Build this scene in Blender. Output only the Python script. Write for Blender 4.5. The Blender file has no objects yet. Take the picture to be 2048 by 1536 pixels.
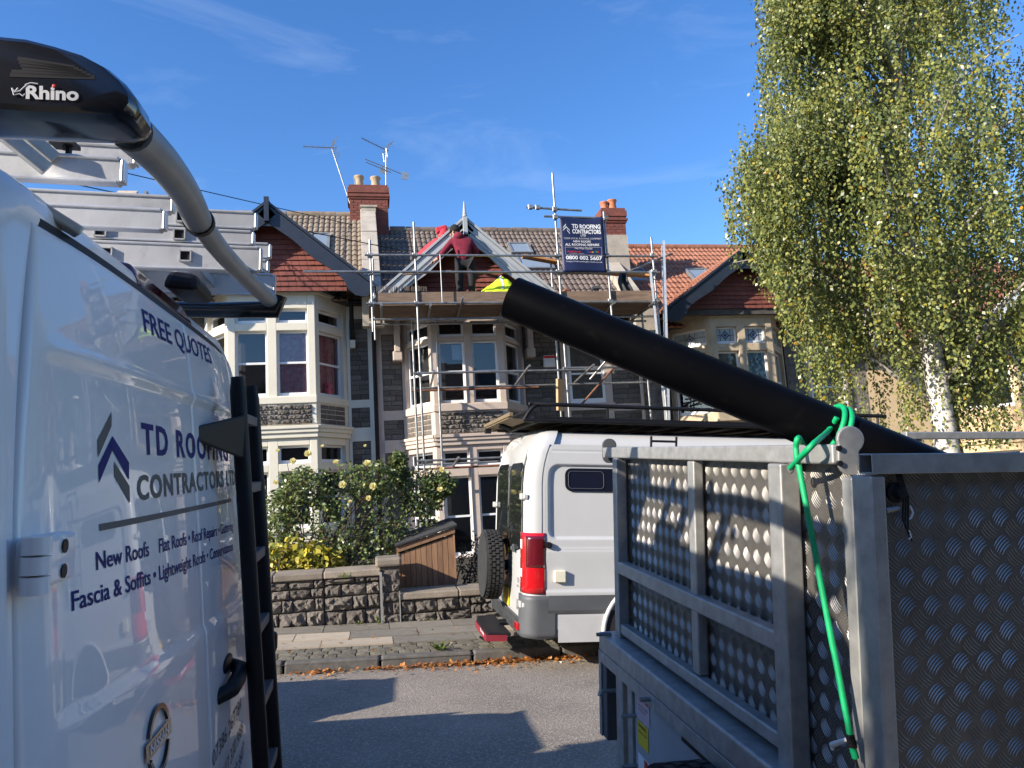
import bpy, bmesh, math, random
import numpy as np
from mathutils import Matrix, Vector
random.seed(7); rng = np.random.default_rng(7)
S = bpy.context.scene
COL = S.collection
rad = math.radians

# ------------------------------------------------------------------ camera
F = 1500.0                                   # focal length in photo pixels (2048 wide)
YAW, PITCH, ROLL = rad(11.1), rad(8.2), rad(-3.48)
CAM = Vector((0, 0, 1.7))
_f = Vector((math.sin(YAW)*math.cos(PITCH), math.cos(YAW)*math.cos(PITCH), math.sin(PITCH)))
_r = Vector((math.cos(YAW), -math.sin(YAW), 0)); _u = _r.cross(_f)
R2 = _r*math.cos(ROLL)+_u*math.sin(ROLL); U2 = -_r*math.sin(ROLL)+_u*math.cos(ROLL)
cd = bpy.data.cameras.new('camera'); cam = bpy.data.objects.new('camera', cd); COL.objects.link(cam)
cd.sensor_width = 36; cd.lens = F/2048*36; cd.clip_end = 3000; cd.clip_start = 0.05
cam.matrix_world = Matrix(((R2.x, U2.x, -_f.x, CAM.x), (R2.y, U2.y, -_f.y, CAM.y), (R2.z, U2.z, -_f.z, CAM.z), (0, 0, 0, 1)))
S.camera = cam
S.render.resolution_x, S.render.resolution_y = 1024, 768
S.view_settings.view_transform = 'Standard'; S.view_settings.look = 'None'
S.view_settings.gamma = 1; S.view_settings.exposure = 1.05; S.view_settings.use_curve_mapping = False
S.render.engine = 'CYCLES'

# ------------------------------------------------------------------ sky and sun
SUN_EL, SUN_TH = rad(25), rad(22)            # elevation; angle from the street axis towards the far houses
sun_to = Vector((-math.cos(SUN_TH)*math.cos(SUN_EL), -math.sin(SUN_TH)*math.cos(SUN_EL), math.sin(SUN_EL)))
W = bpy.data.worlds.new('World'); S.world = W; W.use_nodes = True
nt = W.node_tree; nt.nodes.clear()
out = nt.nodes.new('ShaderNodeOutputWorld'); bg = nt.nodes.new('ShaderNodeBackground')
sky = nt.nodes.new('ShaderNodeTexSky'); sky.sky_type = 'NISHITA'; sky.sun_disc = False
sky.sun_elevation = SUN_EL; sky.sun_rotation = math.atan2(sun_to.x, sun_to.y)
sky.air_density = 1.0; sky.dust_density = 0.2; sky.ozone_density = 3.0
bg.inputs['Strength'].default_value = 0.125
# thin high cirrus, laid out in sky directions
tc = nt.nodes.new('ShaderNodeTexCoord'); mp = nt.nodes.new('ShaderNodeMapping')
mp.inputs['Rotation'].default_value = (0.0, rad(-20), rad(25)); mp.inputs['Location'].default_value = (6.1, -1.3, 2.2); mp.inputs['Scale'].default_value = (1.2, 2.0, 5.5)
n1 = nt.nodes.new('ShaderNodeTexNoise'); n1.inputs['Scale'].default_value = 2.2; n1.inputs['Detail'].default_value = 9
n1.inputs['Roughness'].default_value = 0.62; n1.inputs['Distortion'].default_value = 0.6
rp = nt.nodes.new('ShaderNodeValToRGB'); rp.color_ramp.elements[0].position = 0.55; rp.color_ramp.elements[1].position = 0.85
rp.color_ramp.elements[1].color = (0.12, 0.12, 0.12, 1)
mx = nt.nodes.new('ShaderNodeMixRGB'); mx.inputs[2].default_value = (5.6, 6.0, 6.6, 1)
L = nt.links.new
L(tc.outputs['Generated'], mp.inputs['Vector']); L(mp.outputs['Vector'], n1.inputs['Vector']); L(n1.outputs['Fac'], rp.inputs['Fac'])
L(rp.outputs['Color'], mx.inputs['Fac']); hs_ = nt.nodes.new('ShaderNodeHueSaturation'); hs_.inputs['Saturation'].default_value = 1.24; hs_.inputs['Hue'].default_value = 0.509; L(sky.outputs['Color'], hs_.inputs['Color']); L(hs_.outputs['Color'], mx.inputs[1]); L(mx.outputs['Color'], bg.inputs['Color']); L(bg.outputs['Background'], out.inputs['Surface'])
sl = bpy.data.lights.new('sun', 'SUN'); sl.energy = 4.5; sl.angle = rad(0.53); sl.color = (1.0, 0.90, 0.77)
so = bpy.data.objects.new('sun', sl); COL.objects.link(so)
so.rotation_euler = (-sun_to).to_track_quat('-Z', 'Y').to_euler(); so.location = (-20, -8, 20)

# ------------------------------------------------------------------ helpers
def ray(px, py): return R2*((px-1024)/F)+U2*((768-py)/F)+_f
def onY(px, py, Y): d = ray(px, py); return CAM+d*(Y/d.y)
def dep(px, py, d): return CAM+ray(px, py)*d
WM = {}                                       # world matrices of things and parts
def mwof(o): return WM.get(o, Matrix())
def setp(o, label=None, cat=None, group=None, kind=None):
    if label: o['label'] = label
    if cat: o['category'] = cat
    if group: o['group'] = group
    if kind: o['kind'] = kind
    return o
def thing(name, label, cat, loc=(0, 0, 0), mat=None, group=None):
    o = bpy.data.objects.new(name, None); o.empty_display_size = .2; COL.objects.link(o)
    m = mat if mat is not None else Matrix.Translation(Vector(loc))
    o.matrix_world = m; WM[o] = m.copy(); setp(o, label, cat, group)
    return o
def link(name, me, parent=None, m=None, world=False):
    """link a mesh; m is the matrix in world (world=True) or in the parent's frame"""
    o = bpy.data.objects.new(name, me); COL.objects.link(o)
    m = m if m is not None else Matrix()
    if parent:
        o.parent = parent; pm = mwof(parent)
        if world: m = pm.inverted() @ m
        o.matrix_basis = m; WM[o] = pm @ m
    else:
        o.matrix_world = m; WM[o] = m.copy()
    return o
class MB:
    def __init__(s): s.v = []; s.f = []; s.col = None
    def add(s, vs, fs):
        n = len(s.v); s.v += [tuple(v) for v in vs]; s.f += [tuple(i+n for i in f) for f in fs]; return s
    def hexa(s, p):       # 8 points: bottom ring, top ring
        return s.add(p, [(3, 2, 1, 0), (4, 5, 6, 7), (0, 1, 5, 4), (1, 2, 6, 5), (2, 3, 7, 6), (3, 0, 4, 7)])
    def box(s, x0, x1, y0, y1, z0, z1):
        return s.hexa([(x0, y0, z0), (x1, y0, z0), (x1, y1, z0), (x0, y1, z0), (x0, y0, z1), (x1, y0, z1), (x1, y1, z1), (x0, y1, z1)])
    def obox(s, o, u, v, w):   # origin corner + three edge vectors
        o, u, v, w = map(Vector, (o, u, v, w))
        return s.hexa([o, o+u, o+u+v, o+v, o+w, o+u+w, o+u+v+w, o+v+w])
    def beam(s, a, b, w, h, up=(0, 0, 1)):
        a, b = Vector(a), Vector(b); d = (b-a).normalized(); sd = d.cross(Vector(up))
        if sd.length < 1e-4: sd = d.cross(Vector((1, 0, 0)))
        sd.normalize(); t = sd.cross(d)
        return s.obox(a-sd*w/2-t*h/2, b-a, sd*w, t*h)
    def prism(s, poly, axis, a, b):
        """poly 2d in the two other axes (order xyz), extruded along axis from a to b"""
        n = len(poly)
        def P(p, c):
            q = list(p); q.insert(axis, c); return q
        vs = [P(p, a) for p in poly]+[P(p, b) for p in poly]
        return s.add(vs, [tuple(range(n))[::-1], tuple(range(n, 2*n))]+[(i, (i+1) % n, n+(i+1) % n, n+i) for i in range(n)])
    def tube(s, pts, r, n=10, cap=True, closed=False):
        pts = [Vector(p) for p in pts]; m = len(pts)
        rs = r if isinstance(r, (list, tuple)) else [r]*m
        up = None; vs = []
        for i, p in enumerate(pts):
            a = pts[(i-1) % m] if (closed or i) else pts[0]; b = pts[(i+1) % m] if (closed or i < m-1) else pts[-1]
            d = (b-a).normalized()
            if up is None:
                up = Vector((0, 0, 1)) if abs(d.z) < .9 else Vector((1, 0, 0))
            sd = d.cross(up).normalized(); up = sd.cross(d)
            for k in range(n):
                t = 2*math.pi*k/n; vs.append(p+(sd*math.cos(t)+up*math.sin(t))*rs[i])
        fs = []
        for i in range(m if closed else m-1):
            j = (i+1) % m
            for k in range(n): fs.append((i*n+k, i*n+(k+1) % n, j*n+(k+1) % n, j*n+k))
        if cap and not closed:
            fs.append(tuple(range(n))[::-1]); fs.append(tuple(range((m-1)*n, m*n)))
        return s.add(vs, fs)
    def lathe(s, prof, c, n=16, axis=2):
        """prof list of (r, h) along axis through c"""
        vs = []
        for r, h in prof:
            for k in range(n):
                t = 2*math.pi*k/n; q = [r*math.cos(t), r*math.sin(t)]; q.insert(axis, h); vs.append(Vector(q)+Vector(c))
        fs = []
        for i in range(len(prof)-1):
            for k in range(n): fs.append((i*n+k, i*n+(k+1) % n, (i+1)*n+(k+1) % n, (i+1)*n+k))
        if prof[0][0] > 1e-4: fs.append(tuple(range(n))[::-1])
        if prof[-1][0] > 1e-4: fs.append(tuple(range((len(prof)-1)*n, len(prof)*n)))
        return s.add(vs, fs)
    def grid(s, fn, us, vs_):
        nu, nv = len(us), len(vs_)
        vs = [fn(u, v) for v in vs_ for u in us]
        return s.add(vs, [(j*nu+i, j*nu+i+1, (j+1)*nu+i+1, (j+1)*nu+i) for j in range(nv-1) for i in range(nu-1)])
    def ball(s, c, rx, ry=None, rz=None, nu=12, nv=8):
        ry = ry or rx; rz = rz or rx; c = Vector(c)
        vs = [c+Vector((0, 0, -rz))]
        for j in range(1, nv):
            a = -math.pi/2+math.pi*j/nv
            for i in range(nu):
                t = 2*math.pi*i/nu; vs.append(c+Vector((rx*math.cos(a)*math.cos(t), ry*math.cos(a)*math.sin(t), rz*math.sin(a))))
        vs.append(c+Vector((0, 0, rz))); fs = []
        for i in range(nu): fs.append((0, 1+(i+1) % nu, 1+i))
        for j in range(nv-2):
            for i in range(nu): fs.append((1+j*nu+i, 1+j*nu+(i+1) % nu, 1+(j+1)*nu+(i+1) % nu, 1+(j+1)*nu+i))
        t = len(vs)-1; b = 1+(nv-2)*nu
        for i in range(nu): fs.append((b+i, b+(i+1) % nu, t))
        return s.add(vs, fs)
    def mesh(s, name, mat, smooth=None, m=None, fix=True):
        me = bpy.data.meshes.new(name)
        vs = s.v if m is None else [tuple(m @ Vector(v)) for v in s.v]
        me.from_pydata(vs, [], s.f)
        if fix:
            bm = bmesh.new(); bm.from_mesh(me); bmesh.ops.recalc_face_normals(bm, faces=bm.faces); bm.to_mesh(me); bm.free()
        if mat: me.materials.append(mat)
        if smooth is not None:
            me.polygons.foreach_set('use_smooth', [True]*len(me.polygons))
            if smooth < 170: me.set_sharp_from_angle(angle=rad(smooth))
        me.update(); return me
    def build(s, name, mat, parent=None, world=False, smooth=None, bevel=0, kind=None, fix=True, seg=2, loc=None):
        m = mwof(parent).inverted() if (parent and world) else None
        if loc is not None: m = Matrix.Translation(-Vector(loc)) @ (m if m is not None else Matrix())
        me = s.mesh(name, mat, smooth, m, fix)
        o = link(name, me, parent, Matrix.Translation(Vector(loc)) if loc is not None else None)
        if bevel:
            md = o.modifiers.new('bevel', 'BEVEL'); md.width = bevel; md.segments = seg; md.limit_method = 'ANGLE'; md.angle_limit = rad(40)
        if kind: o['kind'] = kind
        return o
def frame(O, fall, camb):
    """frame standing on the sloping street: X along the street (falls), Y across (camber rises)"""
    a, b = rad(fall), rad(camb)
    ex = Vector((math.cos(a), 0, -math.sin(a))); ey = Vector((0, math.cos(b), math.sin(b)))
    ey = (ey-ex*ex.dot(ey)).normalized(); ez = ex.cross(ey)
    return Matrix(((ex.x, ey.x, ez.x, O[0]), (ex.y, ey.y, ez.y, O[1]), (ex.z, ey.z, ez.z, O[2]), (0, 0, 0, 1)))

# ------------------------------------------------------------------ materials
MATS = {}
def M(name, col, rough=.6, metal=0, var=.18, scale=6, bump=0, bscale=60, coat=0, col2=None, rnd=0, detail=5, spec=.5, stretch=None, attr=None, transl=0, bdist=.01, speck=None, coords='Object', lo=.3, hi=.7, croughn=.03):
    m = bpy.data.materials.new(name); m.use_nodes = True; t = m.node_tree; N = t.nodes.new; Lk = t.links.new
    b = t.nodes['Principled BSDF']; b.inputs['Roughness'].default_value = rough; b.inputs['Metallic'].default_value = metal
    b.inputs['Specular IOR Level'].default_value = spec
    if coat: b.inputs['Coat Weight'].default_value = coat; b.inputs['Coat Roughness'].default_value = croughn
    c = tuple(col); c2 = tuple(col2) if col2 else tuple(min(1, x*(1+var)) for x in c)
    c1 = c if col2 else tuple(x*(1-var) for x in c)
    tcn = N('ShaderNodeTexCoord'); oi = N('ShaderNodeObjectInfo')
    vec = tcn.outputs[coords]
    if stretch:
        mpn = N('ShaderNodeMapping'); mpn.inputs['Scale'].default_value = stretch; Lk(vec, mpn.inputs['Vector']); vec = mpn.outputs['Vector']
    mul = N('ShaderNodeMath'); mul.operation = 'MULTIPLY'; mul.inputs[1].default_value = 37.0; Lk(oi.outputs['Random'], mul.inputs[0])
    def noise(sc, de=detail, ro=.55):
        n = N('ShaderNodeTexNoise'); n.noise_dimensions = '4D'; n.inputs['Scale'].default_value = sc; n.inputs['Detail'].default_value = de; n.inputs['Roughness'].default_value = ro
        Lk(vec, n.inputs['Vector']); Lk(mul.outputs[0], n.inputs['W']); return n
    n = noise(scale); r = N('ShaderNodeValToRGB'); r.color_ramp.elements[0].position = lo; r.color_ramp.elements[1].position = hi
    r.color_ramp.elements[0].color = (*c1, 1); r.color_ramp.elements[1].color = (*c2, 1); Lk(n.outputs['Fac'], r.inputs['Fac'])
    cur = r.outputs['Color']
    if attr:
        a = N('ShaderNodeAttribute'); a.attribute_name = attr; mm = N('ShaderNodeMixRGB'); mm.blend_type = 'MULTIPLY'; mm.inputs['Fac'].default_value = 1
        Lk(cur, mm.inputs[1]); Lk(a.outputs['Color'], mm.inputs[2]); cur = mm.outputs['Color']
    if speck:
        sc, amt, scol, thr = speck
        n3 = noise(sc, 2, .5); r3 = N('ShaderNodeValToRGB'); r3.color_ramp.elements[0].position = thr; r3.color_ramp.elements[1].position = min(1, thr+.12)
        r3.color_ramp.elements[1].color = (amt, amt, amt, 1); Lk(n3.outputs['Fac'], r3.inputs['Fac'])
        mm = N('ShaderNodeMixRGB'); Lk(r3.outputs['Color'], mm.inputs['Fac']); Lk(cur, mm.inputs[1]); mm.inputs[2].default_value = (*scol, 1); cur = mm.outputs['Color']
    if rnd:
        hs = N('ShaderNodeHueSaturation'); mr = N('ShaderNodeMapRange'); mr.inputs['To Min'].default_value = 1-rnd; mr.inputs['To Max'].default_value = 1+rnd
        Lk(oi.outputs['Random'], mr.inputs['Value']); Lk(mr.outputs[0], hs.inputs['Value']); Lk(cur, hs.inputs['Color']); cur = hs.outputs['Color']
    Lk(cur, b.inputs['Base Color'])
    if bump:
        nb = noise(bscale, 6, .6); bn = N('ShaderNodeBump'); bn.inputs['Strength'].default_value = bump; bn.inputs['Distance'].default_value = bdist
        Lk(nb.outputs['Fac'], bn.inputs['Height']); Lk(bn.outputs['Normal'], b.inputs['Normal'])
    if transl:
        tr = N('ShaderNodeBsdfTranslucent'); Lk(cur, tr.inputs['Color']); ms = N('ShaderNodeMixShader'); ms.inputs['Fac'].default_value = transl
        Lk(b.outputs['BSDF'], ms.inputs[1]); Lk(tr.outputs['BSDF'], ms.inputs[2]); Lk(ms.outputs['Shader'], t.nodes['Material Output'].inputs['Surface'])
    MATS[name] = m; return m
def glass_mat(name, tint=(.75, .8, .82), boost=1.5, base=.05, rough=.005):
    m = bpy.data.materials.new(name); m.use_nodes = True; t = m.node_tree; t.nodes.clear(); N = t.nodes.new; Lk = t.links.new
    o = N('ShaderNodeOutputMaterial'); tr = N('ShaderNodeBsdfTransparent'); tr.inputs['Color'].default_value = (*tint, 1)
    g = N('ShaderNodeBsdfGlossy'); g.inputs['Roughness'].default_value = rough; fr = N('ShaderNodeFresnel'); fr.inputs['IOR'].default_value = 1.5
    ma = N('ShaderNodeMath'); ma.operation = 'MULTIPLY_ADD'; ma.inputs[1].default_value = boost; ma.inputs[2].default_value = base; ma.use_clamp = True
    ms = N('ShaderNodeMixShader'); Lk(fr.outputs[0], ma.inputs[0]); Lk(ma.outputs[0], ms.inputs['Fac']); Lk(tr.outputs[0], ms.inputs[1]); Lk(g.outputs[0], ms.inputs[2]); Lk(ms.outputs[0], o.inputs['Surface'])
    return m
GLASS = glass_mat('window_glass', (.92, .94, .95)); DGLASS = glass_mat('tinted_glass', (.10, .11, .12), 1.3, .04)
asphalt = M('asphalt', (.225, .192, .155), .92, var=.24, scale=1.3, bump=.9, bscale=75, bdist=.014, speck=(80, .8, (.42, .38, .33), .52), detail=8)
kerbm = M('kerb_stone', (.115, .107, .095), .85, var=.3, scale=9, bump=.5, bscale=30, rnd=.15)
slabA = M('pale_slab', (.42, .35, .26), .85, var=.12, scale=3, bump=.3, bscale=60, rnd=.1, speck=(40, .3, (.25, .22, .18), .6))
slabB = M('grey_slab', (.20, .18, .145), .9, var=.2, scale=5, bump=.5, bscale=80, rnd=.14, speck=(90, .4, (.3, .27, .22), .55))
settm = M('sett', (.15, .135, .10), .9, var=.3, scale=8, bump=.6, bscale=50, rnd=.2)
soil = M('soil', (.06, .05, .035), .95, var=.4, scale=6, bump=.8, bscale=20, bdist=.05)
groundm = M('ground_sheet', (.13, .12, .10), .95, var=.25, scale=.3, bump=.4, bscale=20)
stonem = M('rubble_stone', (.30, .265, .225), .9, col2=(.115, .10, .09), scale=7, bump=1.0, bscale=22, bdist=.03, rnd=.3, detail=7)
stoned = M('dark_wall_stone', (.27, .235, .195), .9, col2=(.105, .092, .082), scale=6, bump=1.0, bscale=16, bdist=.03, rnd=.32, detail=7)
mortar = M('mortar', (.085, .075, .066), .95, var=.3, scale=8, bump=.6, bscale=50)
copem = M('coping_stone', (.30, .25, .195), .9, col2=(.17, .145, .115), scale=4, bump=.5, bscale=30, rnd=.12)
cream = M('cream_paint', (.72, .675, .55), .55, var=.05, scale=3, bump=.08, bscale=60, speck=(7, .25, (.58, .54, .43), .66))
pinkr = M('beige_paint', (.52, .43, .365), .6, var=.08, scale=3, bump=.1, bscale=60, speck=(6, .35, (.40, .34, .29), .62))
sandst = M('sandstone', (.48, .385, .265), .85, var=.16, scale=3, bump=.3, bscale=45, speck=(5, .4, (.30, .24, .17), .6))
yellowr = M('yellow_render', (.62, .46, .27), .8, var=.1, scale=2, bump=.2, bscale=40)
upvc = M('white_frame', (.80, .81, .82), .35, var=.03)
brownt = M('brown_roof_tile', (.30, .245, .18), .85, col2=(.155, .115, .085), scale=6, bump=.5, bscale=40, detail=8)
browntb = M('dark_brown_roof_tile', (.20, .158, .13), .85, col2=(.095, .072, .06), scale=5, bump=.5, bscale=40, detail=8)
redt = M('red_roof_tile', (.36, .155, .09), .8, col2=(.20, .08, .05), scale=5, bump=.4, bscale=40, detail=8)
hung = M('hung_tile', (.235, .068, .048), .8, col2=(.14, .042, .032), scale=5, bump=.3, bscale=40, rnd=.18)
navy = M('navy_timber', (.020, .027, .042), .45, var=.2)
greyt = M('grey_timber', (.38, .40, .41), .55, var=.08, scale=4)
brick = M('chimney_brick', (.23, .068, .048), .9, col2=(.12, .045, .037), scale=9, bump=.5, bscale=40)
buff = M('buff_clay', (.42, .31, .20), .8, var=.2, scale=6)
terra = M('terracotta', (.48, .17, .08), .75, var=.2, scale=6)
rendg = M('grey_render', (.40, .355, .29), .9, var=.2, scale=4, bump=.4, bscale=30, speck=(8, .4, (.22, .19, .16), .58))
leadm = M('lead_grey', (.16, .17, .18), .55, var=.2)
blackp = M('black_plastic', (.010, .010, .012), .5, var=.2, spec=.25)
blackg = M('black_gloss_plastic', (.010, .010, .012), .18, var=.15, coat=.6, croughn=.08)
dark = M('shade_black', (.012, .012, .014), .9, var=.3, scale=1)  # near-black base colour stands in for the shade of unlit hollows
tubem = M('scaffold_steel', (.33, .33, .32), .42, metal=.75, var=.3, scale=9, speck=(14, .35, (.16, .13, .11), .6))
rusty = M('rusty_steel', (.22, .10, .06), .7, metal=.3, var=.4, scale=9)
boardm = M('scaffold_board', (.24, .165, .11), .85, col2=(.11, .075, .055), scale=3, bump=.3, bscale=30, stretch=(1, 8, 8), rnd=.12)
plankm = M('orange_timber', (.52, .24, .08), .7, var=.25, scale=3, stretch=(1, 8, 8))
woodm = M('cedar_board', (.29, .165, .09), .75, col2=(.19, .105, .06), scale=4, stretch=(9, 9, 1.2), rnd=.2, bump=.2, bscale=40)
alum = M('ladder_aluminium', (.62, .62, .61), .38, metal=.65, var=.15, scale=7, speck=(26, .3, (.36, .36, .36), .58), bump=.06, bscale=50)
galv = M('galvanised_steel', (.40, .40, .385), .5, metal=.6, var=.22, scale=22, detail=8, speck=(30, .3, (.34, .35, .36), .55))
treadm = M('tread_plate', (.165, .155, .14), .5, metal=.7, var=.22, scale=5, speck=(16, .3, (.20, .185, .165), .58))
barm = M('tread_bar', (.35, .335, .31), .48, metal=.75, var=.35, scale=5)
vanw = M('white_van_paint', (.74, .74, .735), .36, var=.02, coat=.58, croughn=.02, speck=(9, .16, (.60, .585, .56), .60))
vanw2 = M('camper_paint', (.53, .53, .515), .35, var=.02, coat=.8, croughn=.03, speck=(4, .15, (.66, .65, .62), .64))
greyp = M('grey_bumper_plastic', (.085, .09, .095), .55, var=.15, scale=5)
redl = M('red_lens', (.50, .008, .012), .12, var=.1, coat=1)
dredl = M('dark_red_lens', (.10, .006, .01), .15, var=.1, coat=1)
rubber = M('tyre_rubber', (.022, .022, .022), .8, var=.3, scale=9, bump=.3, bscale=60)
pipem = M('black_pipe', (.0022, .0023, .003), .36, var=.3, scale=6, spec=.06, speck=(22, .25, (.012, .011, .010), .64))
ropem = M('green_rope', (.0, .34, .12), .55, var=.15, scale=40)
navyp = M('navy_print', (.004, .018, .14), .5, var=.05, spec=.08)
greyprint = M('grey_print', (.12, .117, .11), .5, var=.05, spec=.1)
whitep = M('white_print', (.80, .80, .80), .5, var=.03)
bannerm = M('banner_cloth', (.010, .018, .07), .55, var=.15, scale=3)
redprint = M('red_print', (.6, .03, .03), .5, var=.05)
blueprint = M('blue_print', (.04, .10, .5), .5, var=.05)
yellowp = M('yellow_print', (.78, .55, .02), .5, var=.05)
bluestk = M('blue_sticker', (.02, .03, .22), .4, var=.2, scale=30)
silverp = M('silver_print', (.62, .62, .63), .35, var=.05)
def sstep(a, b, x):
    t = max(0, min(1, (x-a)/(b-a))); return t*t*(3-2*t)
def lin(a, b, n): return [a+(b-a)*i/(n-1) for i in range(n)]
# text as flat mesh, fitted to a box in (u, v); fn maps (u, v) to a point
_txt = {}
def text_mb(body, u0, v0, u1=None, h=None, fn=None, align='l', bold=0.0, sp=1.0):
    key = (body, bold, sp)
    if key not in _txt:
        cu = bpy.data.curves.new('t', 'FONT'); cu.body = body; cu.size = 1; cu.offset = bold; cu.space_character = sp; cu.resolution_u = 3
        ob = bpy.data.objects.new('t', cu); COL.objects.link(ob); bpy.context.view_layer.update()
        me = bpy.data.meshes.new_from_object(ob.evaluated_get(bpy.context.evaluated_depsgraph_get()))
        vs = [tuple(v.co)[:2] for v in me.vertices]; fs = [tuple(p.vertices) for p in me.polygons]
        bpy.data.objects.remove(ob); bpy.data.meshes.remove(me); bpy.data.curves.remove(cu)
        _txt[key] = (vs, fs)
    vs, fs = _txt[key]
    xs = [v[0] for v in vs]; ys = [v[1] for v in vs]; x0, x1, y0, y1 = min(xs), max(xs), min(ys), max(ys)
    cap = 0.7                                 # cap height of the font at size 1
    sy = h/cap if h else (u1-u0)/(x1-x0); sx = (u1-u0)/(x1-x0) if u1 is not None else sy
    off = 0 if align == 'l' else -(x1-x0)*sx/2
    mb = MB(); mb.add([fn(u0+off+(x-x0)*sx, v0+y*sy) for x, y in vs], fs); return mb
def poly_mb(polys, fn):
    mb = MB()
    for p in polys: mb.add([fn(u, v) for u, v in p], [tuple(range(len(p)))])
    return mb
def rough_stone(seed, nx=6, nz=4, amp=.55):
    """unit stone, x and z in -.5...5, back at y=0, rough face towards -y (y about -1)"""
    r = random.Random(seed); mb = MB(); vs = []
    for j in range(nz+1):
        for i in range(nx+1):
            e = i in (0, nx) or j in (0, nz)
            x = -.5+i/nx; z = -.5+j/nz
            if not e: x += r.uniform(-.3, .3)/nx; z += r.uniform(-.3, .3)/nz
            else:
                if i not in (0, nx): x += r.uniform(-.2, .2)/nx
                if j not in (0, nz): z += r.uniform(-.2, .2)/nz
                x *= 1-r.uniform(0, .05); z *= 1-r.uniform(0, .08)
            vs.append((x, -(.35+r.uniform(0, .25) if e else 1+r.uniform(-amp, amp)), z))
    n = len(vs); nb = nx+1
    vs += [(-.5, .2, -.5), (.5, .2, -.5), (.5, .2, .5), (-.5, .2, .5)]
    fs = [(j*nb+i, j*nb+i+1, (j+1)*nb+i+1, (j+1)*nb+i) for j in range(nz) for i in range(nx)]
    fs += [tuple([n, n+1]+list(range(nx, -1, -1))), tuple([n+2, n+3]+list(range(nz*nb, nz*nb+nx+1)))]
    fs += [tuple([n+3, n]+[j*nb for j in range(nz+1)]), tuple([n+1, n+2]+[j*nb+nx for j in range(nz, -1, -1)])]
    return mb.add(vs, fs)
STONES = {m.name: [rough_stone(s*7+i).mesh('stone', m) for i in range(8)] for s, m in ((1, stonem), (2, stoned))}
FLATSTONE = [rough_stone(90+i, 3, 2, .12).mesh('stone', stonem) for i in range(5)]
def stones(parent, o, u, n, U, Z0, Z1, h=(.10, .13), w=(.16, .40), proud=.03, gap=.012, meshes=None, name='stone'):
    """coursed stones on a face: o world origin (at u=0), u unit direction, n outward normal"""
    meshes = meshes or STONES['rubble_stone']; o, u, n = Vector(o), Vector(u), Vector(n); up = Vector((0, 0, 1)); z = Z0
    while z < Z1-.03:
        hh = random.uniform(*h)
        if Z1-z-hh < h[0]*.6: hh = Z1-z
        x = 0
        while x < U-.01:
            ww = random.uniform(*w)
            if U-x-ww < w[0]*.7: ww = U-x
            p = random.uniform(.7, 1.3)*proud
            c = o+u*(x+ww/2)+up*(z+hh/2-o.z)
            m = Matrix(((u.x*(ww-gap), -n.x*p, 0, c.x), (u.y*(ww-gap), -n.y*p, 0, c.y), (0, 0, hh-gap, c.z), (0, 0, 0, 1)))
            link(name, random.choice(meshes), parent, m, world=True)
            x += ww
        z += hh

# ------------------------------------------------------------------ ground, road, pavement
FALL = .042
def g_prof(Y):
    pts = [(-40, -.02), (.75, -.08), (1.2, -.055), (3.9, .095), (4.7, .12), (8.0, .028), (60, .0)]
    for (a, za), (b, zb) in zip(pts, pts[1:]):
        if a <= Y <= b: return za+(zb-za)*(Y-a)/(b-a)
    return pts[-1][1]
def zr(X, Y): return g_prof(Y)-FALL*X
gs = MB(); gs.grid(lambda x, y: (x, y, -.45-FALL*max(-60, min(60, x))), [-900, -60, 0, 60, 900], [-900, -20, 20, 900])
setp(gs.build('ground', groundm), kind='structure')
rd = MB(); rd.grid(lambda x, y: (x, y, zr(x, y)+.006*math.sin(x*1.3+y*2.1)*math.sin(y*1.7)), lin(-45, 45, 91), [.75]+lin(1.2, 8.0, 18)+[8.06])
setp(rd.build('road', asphalt, smooth=180), kind='structure')
pv = setp(bpy.data.objects.new('pavement', MB().grid(lambda x, y: (x, y, zr(x, 8)+.085+.022*(y-8)), lin(-45, 45, 31), lin(8.0, 10.2, 4)).mesh('pavement', mortar)), kind='structure'); COL.objects.link(pv); WM[pv] = Matrix()
def pz(X, Y): return zr(X, 8)+.115+.022*(Y-8)     # top of the far pavement
np_ = MB().grid(lambda x, y: (x, y, zr(x, .75)+.11), lin(-30, 30, 21), [-5.5, .74]); np_.grid(lambda x, t: (x, .74, zr(x, .75)-.1+t), lin(-30, 30, 21), [0, .21])
setp(np_.build('near_pavement', slabB), kind='structure')
kb = MB()
kb.box(-.497, .497, 0, .135, -.3, 0); kerb_me = kb.mesh('kerb_block', kerbm)
for i in range(44):
    x = -21.5+i*.94+.4; z = pz(x, 8)+random.uniform(-.006, .004)
    o = link('kerb_block', kerb_me, pv, Matrix.Translation((x, 8.0+random.uniform(-.008, .008), z)) @ Matrix.Rotation(rad(2.4), 4, 'Y') @ Matrix.Diagonal((.925, 1, 1, 1)))
    md = o.modifiers.new('bevel', 'BEVEL'); md.width = .022; md.segments = 3
sett_me = [rough_stone(40+i, 3, 3, .10).mesh('sett', settm) for i in range(4)]
def flat(me, x0, x1, y0, y1, h, name):
    cx, cy = (x0+x1)/2, (y0+y1)/2; z = pz(cx, cy)-.012
    m = Matrix.Translation((cx, cy, z)) @ Matrix.Rotation(rad(2.4), 4, 'Y') @ Matrix(((x1-x0, 0, 0, 0), (0, 0, y1-y0, 0), (0, -h, 0, 0), (0, 0, 0, 1)))
    return link(name, me, pv, m)
for r in range(3):
    x = -3.2+r*.09
    while x < 4.2:
        w = random.uniform(.13, .19); flat(random.choice(sett_me), x+.005, x+w-.005, 8.145+r*.155, 8.145+r*.155+.148, .016, 'sett'); x += w
slab_me = {}
for k, m in (('a', slabA), ('b', slabB)):
    b = MB(); b.box(-.5, .5, -1, .2, -.5, .5); slab_me[k] = b.mesh('slab', m)
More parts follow.
